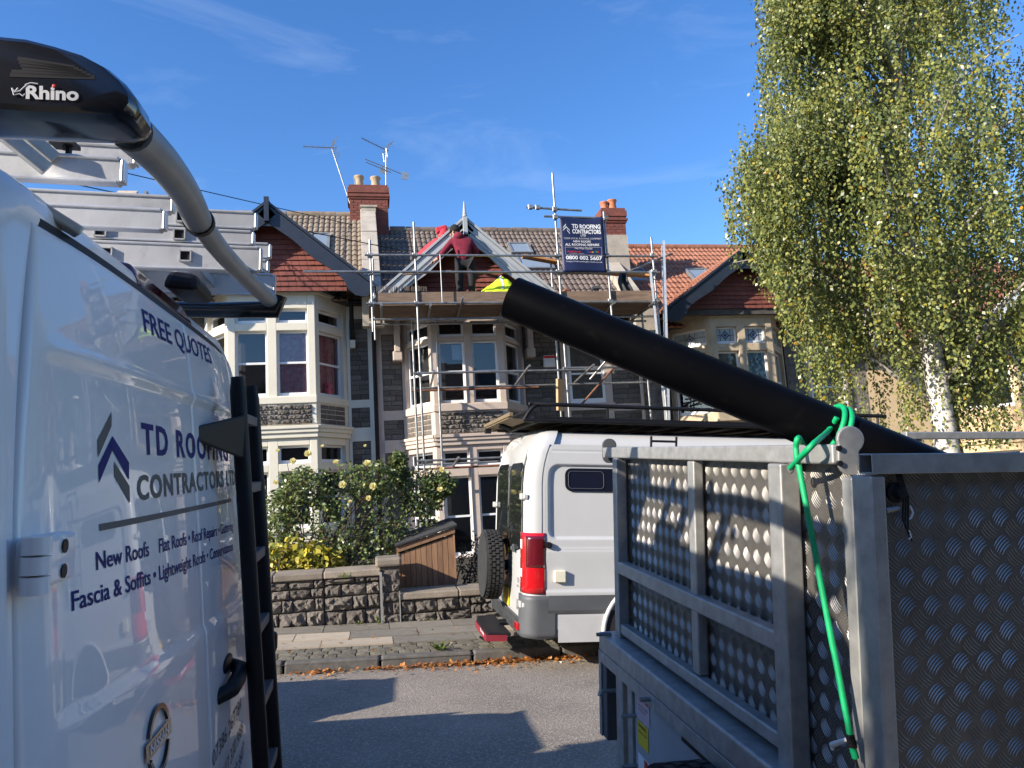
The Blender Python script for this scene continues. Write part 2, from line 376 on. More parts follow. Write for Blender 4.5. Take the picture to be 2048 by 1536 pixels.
rows = [(8.62, 9.02), (9.02, 9.46), (9.46, 9.93)]
pale = {(0, -1.05), (1, -.55), (1, -1.05), (0, .05), (2, -2.0), (1, 1.35), (1, 2.6), (0, 2.6)}
for ri, (ya, yb) in enumerate(rows):
    x = -4.0
    while x < 7:
        w = random.choice((.62, .78, .92))
        near = [1 for (rr, xx) in pale if rr == ri and x <= xx < x+w]
        k = 'a' if near or random.random() < .12 else 'b'
        flat(slab_me[k], x+.004, x+w-.004, ya+.004, yb-.004, .0125+random.uniform(-.003, .003), 'paving_slab'); x += w
gd = MB(); gd.grid(lambda x, y: (x, y, zr(x, 8)+.22+.03*(y-10)+random.uniform(-.02, .02)), lin(-20, 26, 60), lin(10.05, 17.3, 16))
setp(gd.build('garden_soil', soil), kind='structure')
# ------------------------------------------------------------------ houses
YW, YB = 17.4, 16.5
class Face:
    """vertical face from plan point p to q (outward normal on the right-hand side)"""
    def __init__(s, p, q):
        s.p = Vector((p[0], p[1], 0)); d = Vector((q[0]-p[0], q[1]-p[1], 0)); s.L = d.length; s.u = d/s.L; s.n = Vector((s.u.y, -s.u.x, 0))
    def pt(s, u, d, z): return s.p+s.u*u+s.n*d+Vector((0, 0, z))
    def box(s, mb, u0, u1, d0, d1, z0, z1):
        P = s.pt
        mb.hexa([P(u0, d1, z0), P(u1, d1, z0), P(u1, d0, z0), P(u0, d0, z0), P(u0, d1, z1), P(u1, d1, z1), P(u1, d0, z1), P(u0, d0, z1)])
def window(h, fc, u0, u1, z0, z1, mid=None, dep=-.10, fr=.045, frm=None, gl=None, name='window', sill=False):
    """sash window set into a face: frame is the part, panes are its sub-parts"""
    mb = MB(); B = lambda *a: fc.box(mb, *a)
    B(u0, u0+fr, dep-.05, dep, z0, z1); B(u1-fr, u1, dep-.05, dep, z0, z1); B(u0+fr, u1-fr, dep-.05, dep, z1-fr, z1); B(u0+fr, u1-fr, dep-.05, dep, z0, z0+fr*1.7)
    if mid: B(u0+fr, u1-fr, dep-.045, dep+.012, mid-.022, mid+.022)
    w = mb.build(name, frm or upvc, h, world=True)
    segs = [(z0+fr*1.7, z1-fr)] if not mid else [(z0+fr*1.7, mid-.022), (mid+.022, z1-fr)]
    for k, (a, b) in enumerate(segs):
        g = MB(); d = dep-.03-(.012 if k == 0 and mid else 0)
        g.add([fc.pt(u0+fr, d, a), fc.pt(u1-fr, d, a), fc.pt(u1-fr, d+random.uniform(-.002, .002), b), fc.pt(u0+fr, d, b)], [(0, 1, 2, 3)])
        g.build('pane', gl or GLASS, w, world=True, fix=False)
    return w
def storey(mb, fc, ops, zp0, zp1, zs, zw0, zw1, zt0, zt1, zh, ends, dep=-.24):
    """masonry of one bay face around window openings: panel, sill, lights, transom, top lights, head"""
    L = fc.L; cuts = [0]+[c for o in ops for c in o]+[L]
    for i in range(0, len(cuts), 2): fc.box(mb, cuts[i], cuts[i+1], dep, 0, zp0, zh)
    for a, b in ops:
        fc.box(mb, a, b, dep, -.035, zp0, zp1); fc.box(mb, a, b, dep, -.002, zp1, zw0)
        fc.box(mb, a, b, dep, -.002, zw1, zt0); fc.box(mb, a, b, dep, -.002, zt1, zh)
def cornice(mb, faces, z0, z1, out=.12):
    hts = [(z0, .3), (z0+(z1-z0)*.35, .55), (z0+(z1-z0)*.62, 1.0), (z1, .0)]
    for k, (za, zb, o) in enumerate(((z0, z0+(z1-z0)*.4, out*.45), (z0+(z1-z0)*.4, z0+(z1-z0)*.72, out*.75), (z0+(z1-z0)*.72, z1, out))):
        for f in faces: f.box(mb, -.35*o, f.L+.35*o, -.05, o, za, zb)
def roof_tiles(mb, fn, u0, u1, v0, v1, per=.145, gauge=.32, amp=.03, lap=.028, vlim=None):
    """rolled tiles: fn(u, v, h) maps along / up the slope / height off the slope to a point"""
    nc = max(1, int(round((v1-v0)/gauge)))
    for c in range(nc):
        va = v0+(v1-v0)*c/nc; vb = v0+(v1-v0)*(c+1)/nc+.03
        a, b = (u0, u1) if vlim is None else vlim((va+vb)/2)
        if b-a < .05: continue
        n = max(1, int((b-a)/per)); prof = [(0, 0), (.22, .95), (.45, 1), (.68, .75), (.8, 0)]
        pts = [(a+(i+t)*(b-a)/n, h) for i in range(n) for t, h in prof]+[(b, 0)]
        base = len(mb.v); vs = []
        for (u, h) in pts:
            j = random.uniform(-.004, .004)
            vs += [fn(u, va+j, lap-.03), fn(u, va+j, lap+amp*h), fn(u, vb, amp*h)]
        fs = []
        for i in range(len(pts)-1):
            q = i*3; fs += [(q, q+3, q+4, q+1), (q+1, q+4, q+5, q+2)]
        mb.add(vs, fs)
def tri_prism(mb, pts, d):
    n = len(pts); d = Vector(d); p = [Vector(x) for x in pts]
    mb.add(p+[x+d for x in p], [tuple(range(n)), tuple(range(n, 2*n))[::-1]]+[(i, (i+1) % n, n+(i+1) % n, n+i) for i in range(n)])
def gable(h, ax, az, foot_l, foot_r, zf, tile, barge, bw=.30, flat_soffit=False, yf=15.98, zwall=None, main=None, courses=12, fin=True, zbot=None):
    """front gable over the bay: tile-hung face, barge boards, tiled cheeks"""
    yg = 16.34; zb = zbot or zf-.05
    sl = (az-zf)/(ax-foot_l); sr = (az-zf)/(foot_r-ax)
    back = MB(); tri_prism(back, [(foot_l, yg, zf), (foot_r, yg, zf), (ax, yg, az)], (0, .12, 0)); back.build('gable_wall', mortar, h, world=True)
    n = courses; dz = (az-zb)/n
    for c in range(n-1):
        za = zb+c*dz; zc = za+dz+.02; zz = max(zf, za)
        l = ax-(az-zz)/sl+.02; r = ax+(az-zz)/sr-.02
        if za < zf: l, r = foot_l+.45, foot_r-.45
        lt = ax-(az-zc)/sl; rt = ax+(az-zc)/sr; mb = MB()
        x = l; k = 0
        while x < r-.02:
            w = min(.165, r-x); t = random.uniform(-.006, .006)
            xa, xb = x+.003, x+w-.003; ya = yg-.045+t
            ta, tb = max(xa, lt), min(xb, rt)
            if tb > ta: mb.add([(xa, ya, za), (xb, ya, za+random.uniform(-.004, .004)), (tb, yg-.012, zc), (ta, yg-.012, zc), (xa, ya+.02, za), (xb, ya+.02, za)], [(0, 1, 2, 3), (0, 4, 5, 1)])
            x += w
        if mb.v: mb.build('tile_course', hung, h, world=True, fix=False)
    for sgn, fx, s in ((-1, foot_l, sl), (1, foot_r, sr)):
        d = Vector((fx-ax, 0, zf-az)); Ln = d.length; d.normalize(); nrm = Vector((-d.z*sgn*sgn, 0, d.x)) if d.x > 0 else Vector((d.z, 0, -d.x))
        if nrm.z < 0: nrm = -nrm
        apex = Vector((ax, yf, az+.06)); mb = MB()
        ext = Ln+.18; low = []
        for i in range(15):
            t = i/14; w = bw*(1+.12*math.sin(t*math.pi*5)*(.3+.7*t))*(1.25 if t > .8 else 1)
            low.append(apex+d*(ext*t)-nrm*w*(1 if t < .97 else .75))
        topl = [apex+d*(ext*i/14)+nrm*.02 for i in range(15)]
        vs = [p for p in topl]+[p for p in low]; vs2 = [p+Vector((0, .055, 0)) for p in vs]; m = 15
        fs = []
        for i in range(m-1):
            fs += [(i, i+1, m+i+1, m+i), (2*m+i, 3*m+i, 3*m+i+1, 2*m+i+1), (i, 2*m+i, 2*m+i+1, i+1), (m+i, m+i+1, 3*m+i+1, 3*m+i)]
        fs += [(0, m, 3*m, 2*m), (m-1, 3*m-1, 4*m-1, 2*m-1)]
        mb.add(vs+vs2, fs)
        # capping mould and soffit
        a = apex+nrm*.035+Vector((0, -.03, 0)); mb.obox(a, d*(ext+.02), Vector((0, .11, 0)), nrm*.05)
        bo = mb.build('bargeboard', barge, h, world=True)
        sf = MB(); a = apex-nrm*.05+Vector((0, .055, 0)); sf.obox(a, d*ext, Vector((0, .32, 0)), -nrm*.02); sf.build('soffit', barge, h, world=True)
        if flat_soffit:
            for i in range(1, 3):
                rb = MB(); a = apex-nrm*(.02+.085*i)+Vector((0, -.025, 0)); rb.obox(a+d*.1, d*(ext-.2), Vector((0, .025, 0)), -nrm*.025); rb.build('moulding', barge, bo, world=True)
        # cheek roof running back into the main slope
        yb0, yb1 = main(zf), main(az)
        def fn(u, v, hh, d=d, nrm=nrm, apex=apex): return apex+d*(Ln+.16-v)+nrm*(.05+hh)+Vector((0, u, 0))
        tm = MB(); roof_tiles(tm, fn, 0, 1, 0, Ln+.16, vlim=lambda v: (.02, .25+(yb0-yf)+(yb1-yb0)*v/(Ln+.16)))
        tm.build('cheek_tiles', tile, h, world=True, fix=False, kind='stuff')
    rg = MB(); rg.tube([(ax, yf+.02, az+.10), (ax, main(az)+.2, az+.10)], .085, 8); rg.build('gable_ridge', tile, h, world=True, smooth=60)
    ap = MB(); tri_prism(ap, [(ax-.42*(ax-foot_l)/(az-zf), yf+.02, az-.40), (ax+.42*(foot_r-ax)/(az-zf), yf+.02, az-.40), (ax, yf+.02, az+.02)], (0, .03, 0)); ap.build('apex_board', barge, h, world=True)
    if fin:
        fb = MB(); fb.box(ax-.05, ax+.05, yf-.09, yf, az-.32, az+.22); fb.build('finial', barge, h, world=True)
def mainroof(h, x0, x1, ye, ze, yr, zrg, tile, under, bars=True, ridge=True):
    d = Vector((0, yr-ye, zrg-ze)); Ln = d.length; d.normalize(); nr = Vector((0, -d.z, d.y))
    base = MB(); tri_prism(base, [(x0, ye, ze), (x0, yr, zrg), (x0, yr+(yr-ye), ze)], (x1-x0, 0, 0)); rf = base.build('roof', under, h, world=True)
    tm = MB(); o = Vector((0, ye, ze))
    roof_tiles(tm, lambda u, v, hh: o+d*v+nr*(.012+hh)+Vector((u, 0, 0)), x0, x1, 0, Ln)
    tm.build('roof_tiles', tile, rf, world=True, fix=False, kind='stuff')
    if ridge:
        x = x0
        while x < x1-.05:
            w = min(.45, x1-x); rb = MB(); z = zrg+.03+random.uniform(-.008, .008)
            rb.tube([(x+.01, yr, z), (x+w-.01, yr, z)], .11, 10); rb.build('ridge_tile', tile, rf, world=True, smooth=60); x += w
    return rf
def slope_pt(ye, ze, yr, zrg, t, off=0):
    d = Vector((0, yr-ye, zrg-ze)); n = Vector((0, -d.z, d.y)).normalized(); p = Vector((0, ye, ze))+d*t+n*off; return p, d.normalized(), n
def skylight(h, x0, x1, t0, t1, R):
    p, d, n = slope_pt(*R, t0, .02); q, _, _ = slope_pt(*R, t1, .02); mb = MB(); U = Vector((1, 0, 0)); ln = (q-p).length
    o = p+U*x0; w = x1-x0; f = .07
    for a, b, c, e in ((0, f, 0, ln), (w-f, w, 0, ln), (f, w-f, 0, f), (f, w-f, ln-f, ln)):
        mb.obox(o+U*a+d*c, U*(b-a), d*(e-c), n*.10)
    s = mb.build('skylight', leadm, h, world=True)
    g = MB(); g.add([o+U*f+d*f+n*.075, o+U*(w-f)+d*f+n*.075, o+U*(w-f)+d*(ln-f)+n*.075, o+U*f+d*(ln-f)+n*.075], [(0, 1, 2, 3)]); g.build('pane', M_sky, s, world=True, fix=False)
M_sky = M('skylight_glass', (.22, .27, .32), .06, var=.05, spec=.9)
def parapet(h, x, w, R, mat, rise=.32, y0=None, z_extra=0):
    """coping wall standing over the party wall, following the slope"""
    p, d, n = slope_pt(*R, -.03); q, _, _ = slope_pt(*R, 1.0); mb = MB()
    k = 6; segs = []
    for i in range(k):
        a = p+(q-p)*(i/k); b = p+(q-p)*((i+1)/k-.006); a = a+Vector((x-w/2, 0, 0)); b = b+Vector((x-w/2, 0, 0))
        s = MB(); hh = rise+random.uniform(-.012, .012)
        s.hexa([a-n*.25, a-n*.25+Vector((w, 0, 0)), b-n*.25+Vector((w, 0, 0)), b-n*.25, a+n*hh, a+n*hh+Vector((w, 0, 0)), b+n*hh+Vector((w, 0, 0)), b+n*hh]); s.build('coping_block', mat, h, world=True, bevel=.012)
    kn = MB(); kn.box(x-w/2-.03, x+w/2+.03, p.y-.22, p.y+.06, p.z-.55, p.z+.12); kn.build('kneeler', mat, h, world=True)
def chimney(h, x0, x1, y0, y1, z0, z1, pots, potm, upper=None, base=None):
    c = MB(); zb = z0+(z1-z0)*(.0 if base is None else base)
    c.box(x0, x1, y0, y1, zb, z1-.42)
    for a, b, o in ((z1-.42, z1-.36, .03), (z1-.36, z1-.30, .06), (z1-.30, z1-.24, .02), (z1-.24, z1-.08, .045), (z1-.08, z1, .015)): c.box(x0-o, x1+o, y0-o, y1+o, a, b)
    st = c.build('chimney', brick, h, world=True)
    # brick courses as recessed joints read from slightly proud bands
    nb = int((z1-.42-zb)/.075)
    bm_ = MB()
    for i in range(nb):
        z = zb+i*.075; off = (i % 2)*.11; x = x0-off
        while x < x1:
            a, b = max(x, x0), min(x+.215, x1)
            if b-a > .03: bm_.box(a+.004, b-.004, y0-.006-random.uniform(0, .004), y0+.01, z+.004, z+.069)
            x += .225
    if bm_.v: bm_.build('brick_courses', brick, st, world=True, kind='stuff')
    if base is not None:
        r = MB(); r.box(x0-.02, x1+.02, y0-.02, y1+.02, z0, zb); r.build('rendered_base', rendg, st, world=True)
    for px, pr, ph in pots:
        p = MB(); p.lathe([(pr*.95, 0), (pr, .02), (pr*.9, ph*.25), (pr*.8, ph*.7), (pr*.98, ph*.88), (pr*1.05, ph*.93), (pr*.98, ph), (pr*.75, ph), (pr*.7, ph*.6), (0, ph*.6)], (px, (y0+y1)/2, z1), 14); p.build('chimney_pot', potm, st, world=True, smooth=50)
    return st
def downpipe(h, pts, r=.04, mat=None, name='downpipe'):
    mb = MB(); mb.tube(pts, r, 8)
    return mb.build(name, mat or blackp, h, world=True, smooth=60)
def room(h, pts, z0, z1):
    mb = MB(); mb.prism(pts, 2, z0, z1); return mb.build('room_shade', dark, h, world=True)  # solid near-black block paints the darkness of the unlit room behind the glass
def curtain(h, fc, u0, u1, z0, z1, dep, mat, folds=9, name='curtain'):
    mb = MB(); us = lin(u0, u1, folds*4+1)
    mb.grid(lambda u, z: fc.pt(u, dep+.018*math.sin((u-u0)/(u1-u0)*folds*6.283)+.006*math.sin(z*5+u*9), z), us, lin(z0, z1, 5))
    return mb.build(name, mat, h, world=True, smooth=180, fix=False)

def bay(h, P):
    """canted two-storey bay: masonry mesh, windows, stone panels"""
    a, b, c, d = P['plan']; faces = [Face(a, b), Face(b, c), Face(c, d)]; fl, ff, frr = faces
    mb = MB(); res = []
    for (zp0, zp1, zw0, zmid, zw1, zt0, zt1, zh, st) in P['lv']:
        for fi, f in enumerate(faces):
            if fi == 1:
                m = P.get('mull', .16); e = P.get('pier', .17); w = (f.L-2*e-m)/2; ops = [(e, e+w), (e+w+m, f.L-e)]
            else:
                e = .13; ops = [(e, f.L-e)]
            storey(mb, f, ops, zp0, zp1, zp1, zw0, zw1, zt0, zt1, zh, None)
            for oi, (u0, u1) in enumerate(ops):
                window(h, f, u0, u1, zw0, zw1, zmid); window(h, f, u0, u1, zt0, zt1, None, name='top_light')
                res.append((f, fi, oi, u0, u1, st))
            if st and P.get('stone', True):
                for (u0, u1) in ([(.10, f.L-.10)] if fi == 1 else [(.12, f.L-.12)]):
                    # the stone panel runs under both lights on the front
                    f.box(mb, u0-.02, u1+.02, -.2, -.012, zp0, zp1)
                    stones(h, f.pt(u0, -.012, zp0), f.u, f.n, u1-u0, zp0+.01, zp1-.01, proud=.05 if fi == 1 else .02, h=(.095, .12), w=(.15, .30))
    for z0, z1 in P['corn']: cornice(mb, faces, z0, z1)
    if P.get('sillout'):
        for (zp0, zp1, zw0, *_r) in P['lv']:
            for f in faces: f.box(mb, -.01, f.L+.01, -.05, .03, zp1+.02, zw0-.02)
    mb.build('bay_masonry', P['mat'], h, world=True, bevel=.01)
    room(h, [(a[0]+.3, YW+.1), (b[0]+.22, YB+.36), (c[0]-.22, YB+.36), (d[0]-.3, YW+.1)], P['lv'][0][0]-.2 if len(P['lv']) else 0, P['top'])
    cap = MB(); cap.prism([(a[0]-.02, a[1]), (b[0]-.02, b[1]-.03), (c[0]+.02, c[1]-.03), (d[0]+.02, d[1])], 2, P['top']-.01, P['top']+.05); cap.build('bay_top', P['mat'], h, world=True)
    return faces, res

# ---- cream house (left of the scaffold)
H1 = thing('terraced_house', 'cream painted bay house with navy bargeboards and red hung tiles, left of the scaffold', 'house', (-2.95, YW, .4), group='terraced houses across the street')
R1 = (17.0, 6.22, 21.0, 9.78)
mw = MB(); mw.box(-6.1, -3.45, YW, 24.5, -.6, 6.25); mw.box(-3.45, -.45, YW+.25, 24.5, -.6, 6.25); mw.box(-.45, .2, YW, 24.5, -.6, 6.25); mw.build('wall', mortar, H1, world=True)
LV1 = [(.75, 1.1, 1.22, 1.85, 2.42, 2.58, 2.96, 3.12, False), (3.40, 3.84, 4.03, 4.76, 5.46, 5.63, 5.95, 6.3, True)]
f1, w1 = bay(H1, dict(plan=[(-3.52, YW), (-2.88, YB), (-1.06, YB), (-.42, YW)], lv=LV1, corn=[(3.12, 3.38)], mat=cream, top=6.3, mull=.20, pier=.16, sillout=True))
mainroof(H1, -6.1, .05, *R1[:2], R1[2], R1[3], brownt, mortar)
main1 = lambda z: 17.0+(z-6.22)*4/3.56
gable(H1, -1.97, 8.03, -4.02, .10, 6.30, brownt, navy, main=main1, bw=.27, courses=15, zbot=6.28)
fa = MB(); fa.prism([(-3.7, YW), (-2.95, YB-.08), (-1.0, YB-.08), (-.30, YW)], 2, 6.36, 6.41); fa.build('gable_shelf', navy, H1, world=True)
gt = MB(); gt.tube([(-.35, 16.95, 6.2), (.15, 16.95, 6.19)], .06, 8); gt.build('gutter', blackp, H1, world=True, smooth=60)
fc = Face((-.40, YW), (.2, YW))
q = MB(); fc.box(q, -.02, .05, -.02, .02, 0, 6.2); fc.box(q, .46, .58, -.02, .03, 0, 6.2); fc.box(q, .05, .46, -.02, .025, 3.82, 4.0); fc.box(q, .05, .46, -.02, .04, 3.05, 3.36); fc.box(q, .05, .46, -.02, .03, 5.9, 6.2); q.build('painted_quoins', cream, H1, world=True)
stones(H1, fc.pt(.05, .0, 4.0), fc.u, fc.n, .41, 4.0, 5.9, proud=.022); stones(H1, fc.pt(.05, 0, 3.37), fc.u, fc.n, .41, 3.37, 3.82, proud=.022); stones(H1, fc.pt(.05, 0, 1.6), fc.u, fc.n, .41, 1.6, 3.05, proud=.022)
downpipe(H1, [(-.28, 17.0, 6.15), (-.28, 17.0, 5.95), (-.28, 17.3, 5.55), (-.28, 17.33, 5.35)], .05)
hp = MB(); hp.box(-.34, -.22, 17.26, 17.39, 5.2, 5.38); hp.build('hopper', cream, H1, world=True)
downpipe(H1, [(.20, 17.28, 5.95), (.20, 17.30, 4.0), (.20, 17.30, .3)], .045)
curtm = M('pink_curtain', (.62, .20, .26), .9, col2=(.75, .45, .50), scale=14, transl=.2)
netm = M('net_curtain', (.42, .42, .40), .9, var=.12, scale=5, transl=.3)
for f, fi, oi, u0, u1, st in w1:
    if st and fi == 1 and oi == 1: curtain(H1, f, u0+.03, u1-.03, 4.06, 5.42, -.19, curtm)
    if st and fi == 2: curtain(H1, f, u0+.03, u1-.1, 4.06, 5.42, -.19, curtm)
skylight(H1, -1.35, -.82, .52, .72, R1)
parapet(H1, .20, .42, R1, rendg, rise=.30)
chimney(H1, -.30, .77, 20.7, 21.5, 8.8, 10.62, [(-.02, .15, .42), (.45, .15, .40)], buff)
cb = MB(); cb.box(.02, .42, 20.55, 20.72, 9.2, 9.92); cb.box(-.02, .46, 20.52, 20.72, 9.90, 9.95); cb.build('parapet_end', rendg, H1, world=True)
# soft toys on the sills behind the glass
def toy(loc, col, name, label):
    mb = MB(); x, y, z = loc; mb.ball((x, y, z+.09), .06, .05, .09, 8, 6); mb.ball((x, y, z+.21), .05, .045, .05, 8, 6); mb.ball((x-.04, y, z+.26), .018); mb.ball((x+.04, y, z+.26), .018); mb.tube([(x-.05, y, z+.12), (x-.09, y-.03, z+.08)], .02, 6); mb.tube([(x+.05, y, z+.12), (x+.09, y-.03, z+.08)], .02, 6)
    setp(mb.build(name, M(name, col, .9), smooth=180), label, 'toy')
toy((-.82, 16.95, 4.09), (.6, .12, .14), 'soft_toy', 'small pink and white soft toy in the side bay window of the cream house')

# ---- scaffolded house (middle)
H2 = thing('terraced_house', 'beige bay house behind the scaffold with pale grey bargeboards and brown tiled roof', 'house', (3.4, YW, .2), group='terraced houses across the street')
R2_ = (17.0, 5.86, 21.0, 9.35)
mw = MB(); mw.box(.2, .85, YW, 24.5, -.8, 5.9); mw.box(.85, 3.72, YW+.25, 24.5, -.8, 5.9); mw.box(3.72, 6.65, YW, 24.5, -.8, 5.9); mw.build('wall', mortar, H2, world=True)
LV2 = [(.0, .30, .40, 1.25, 2.12, 2.34, 2.68, 2.80, False), (3.05, 3.54, 3.74, 4.46, 5.15, 5.25, 5.60, 5.95, True)]
f2, w2 = bay(H2, dict(plan=[(.82, YW), (1.46, YB), (3.10, YB), (3.74, YW)], lv=LV2, corn=[(2.80, 3.04)], mat=pinkr, top=5.95, mull=.17, pier=.15, sillout=True))
mainroof(H2, .35, 6.5, *R2_[:2], R2_[2], R2_[3], browntb, mortar)
main2 = lambda z: 17.0+(z-5.86)*4/3.49
gable(H2, 2.28, 7.72, .32, 4.24, 5.98, browntb, greyt, main=main2, bw=.30, flat_soffit=True, courses=15, fin=False, zbot=6.0)
fn_ = MB(); fn_.box(2.235, 2.325, 15.88, 15.98, 7.45, 7.86); fn_.lathe([(.05, 0), (.055, .03), (.04, .05), (.045, .07), (.01, .36), (0, .37)], (2.28, 15.92, 7.85), 10); fn_.build('finial', greyt, H2, world=True)
fc = Face((.2, YW), (.82, YW)); q = MB(); fc.box(q, .05, .17, -.02, .03, 0, 5.9); fc.box(q, .17, .63, -.02, .025, 3.50, 3.72); fc.box(q, .17, .63, -.02, .06, 2.75, 3.04); fc.box(q, .17, .63, -.02, .03, 5.52, 5.9); q.build('painted_quoins', pinkr, H2, world=True)
stones(H2, fc.pt(.17, 0, 3.72), fc.u, fc.n, .44, 3.72, 5.52, proud=.022); stones(H2, fc.pt(.17, 0, 3.05), fc.u, fc.n, .44, 3.05, 3.50, proud=.022); stones(H2, fc.pt(.17, 0, 1.2), fc.u, fc.n, .44, 1.2, 2.75, proud=.022)
cbk = MB(); cbk.box(.66, .80, 17.1, 17.38, 5.05, 5.9); cbk.box(.62, .84, 17.12, 17.38, 4.85, 5.07); cbk.build('corbel', pinkr, H2, world=True, bevel=.02)
cbk = MB(); cbk.box(3.80, 3.94, 17.1, 17.38, 5.05, 5.9); cbk.box(3.76, 3.98, 17.12, 17.38, 4.85, 5.07); cbk.build('corbel', pinkr, H2, world=True, bevel=.02)
fc = Face((3.72, YW), (6.65, YW)); q = MB()
fc.box(q, .93, 1.10, -.06, .03, 3.2, 5.6); fc.box(q, 2.0, 2.18, -.06, .03, 3.2, 5.6); fc.box(q, 1.10, 2.0, -.06, .03, 5.25, 5.5); fc.box(q, .85, 2.22, -.06, .06, 3.55, 3.72); fc.box(q, 2.18, 2.93, -.02, .03, 4.50, 4.68); fc.box(q, 2.18, 2.93, -.02, .03, 3.5, 3.68); fc.box(q, 0, 2.93, -.02, .05, 2.75, 3.0); q.build('painted_quoins', pinkr, H2, world=True)
window(H2, fc, 1.10, 2.0, 3.72, 5.25, 4.45, dep=.01, fr=.07)
stones(H2, fc.pt(.03, 0, 3.0), fc.u, fc.n, .88, 3.0, 5.7, proud=.022); stones(H2, fc.pt(2.2, 0, 3.68), fc.u, fc.n, .70, 3.68, 4.5, proud=.022); stones(H2, fc.pt(2.2, 0, 4.68), fc.u, fc.n, .70, 4.68, 5.7, proud=.022); stones(H2, fc.pt(1.1, 0, 3.0), fc.u, fc.n, .9, 3.0, 3.55, proud=.022); stones(H2, fc.pt(2.2, 0, 3.0), fc.u, fc.n, .7, 3.0, 3.5, proud=.022)
ab = MB(); ab.box(4.20, 4.50, 17.30, 17.37, 4.62, 4.92); ab.build('alarm_box', M('alarm_box', (.72, .70, .68), .5), H2, world=True, bevel=.03)
ab = MB(); ab.box(4.20, 4.5, 17.292, 17.30, 4.84, 4.90); ab.build('alarm_stripe', redprint, H2, world=True)
downpipe(H2, [(6.62, 17.28, 5.7), (6.62, 17.3, 3.0), (6.62, 17.3, .2)], .045, pinkr)
gt = MB(); gt.tube([(3.9, 16.93, 5.83), (6.6, 16.93, 5.82)], .06, 8); gt.build('gutter', blackp, H2, world=True, smooth=60)
skylight(H2, 4.05, 4.68, .66, .80, R2_); skylight(H2, 4.12, 5.05, .46, .62, R2_); skylight(H2, 1.35, 1.85, .48, .60, R2_)
parapet(H2, 6.62, .42, R2_, rendg, rise=.26)
chimney(H2, 6.45, 7.10, 18.7, 19.4, 7.2, 9.22, [(6.65, .12, .30), (6.88, .14, .36)], terra, base=.62)
whitec = M('white_blind', (.62, .62, .63), .9, var=.05)
for f, fi, oi, u0, u1, st in w2:
    if st and fi == 1 and oi == 0: curtain(H2, f, u0+.32, u1-.04, 4.75, 5.10, -.2, whitec, 3, name='blind')

# ---- sandstone house (right of the scaffold)
H3 = thing('terraced_house', 'sandstone bay house with navy bargeboards and orange red roof tiles beside the birch', 'house', (9.7, YW, 0), group='terraced houses across the street')
R3 = (17.0, 5.45, 21.0, 8.85)
mw = MB(); mw.box(6.65, 7.36, YW, 24.5, -1, 5.5); mw.box(7.36, 10.62, YW+.25, 24.5, -1, 5.5); mw.box(10.62, 12.9, YW, 24.5, -1, 5.5); mw.build('wall', stonem, H3, world=True)
LV3 = [(-.3, .0, .15, .9, 1.75, 1.95, 2.25, 2.45, False), (2.65, 3.05, 3.30, 4.02, 4.76, 4.94, 5.36, 5.72, False)]
f3, w3 = bay(H3, dict(plan=[(7.40, YW), (8.18, YB), (9.80, YB), (10.58, YW)], lv=LV3, corn=[(2.45, 2.66), (5.58, 5.74)], mat=sandst, top=5.72, mull=.20, pier=.16, stone=False, sillout=True))
mainroof(H3, 6.78, 12.75, *R3[:2], R3[2], R3[3], redt, mortar)
main3 = lambda z: 17.0+(z-5.45)*4/3.4
gable(H3, 9.03, 7.06, 6.98, 11.08, 5.62, redt, navy, main=main3, bw=.25, courses=12, zbot=5.76, fin=False)
fa = MB(); fa.prism([(7.25, YW), (8.1, YB-.09), (9.88, YB-.09), (10.7, YW)], 2, 5.77, 5.82); fa.build('gable_shelf', navy, H3, world=True)
downpipe(H3, [(7.1, 16.9, 5.6), (7.12, 17.0, 5.2), (7.3, 17.25, 4.6), (7.3, 17.28, .1)], .06)
skylight(H3, 7.2, 7.85, .50, .66, R3); skylight(H3, 9.1, 9.75, .50, .66, R3)
parapet(H3, 12.85, .42, R3, rendg, rise=.28)
fc = Face((10.62, YW), (12.9, YW)); q = MB(); fc.box(q, .5, .62, -.02, .04, 2.6, 5.0); fc.box(q, 1.62, 1.75, -.02, .04, 2.6, 5.0); fc.box(q, .62, 1.62, -.02, .04, 4.75, 5.0); fc.box(q, .45, 1.8, -.02, .07, 2.9, 3.05); q.build('stone_surround', sandst, H3, world=True)
window(H3, fc, .62, 1.62, 3.05, 4.75, 3.9, dep=.02, fr=.07)
leadp = M('leaded_blue', (.02, .025, .10), .3); leadl = M('lead_came', (.03, .03, .035), .5); obsc = M('obscure_glass', (.36, .40, .42), .2, var=.15, scale=14, spec=.8)
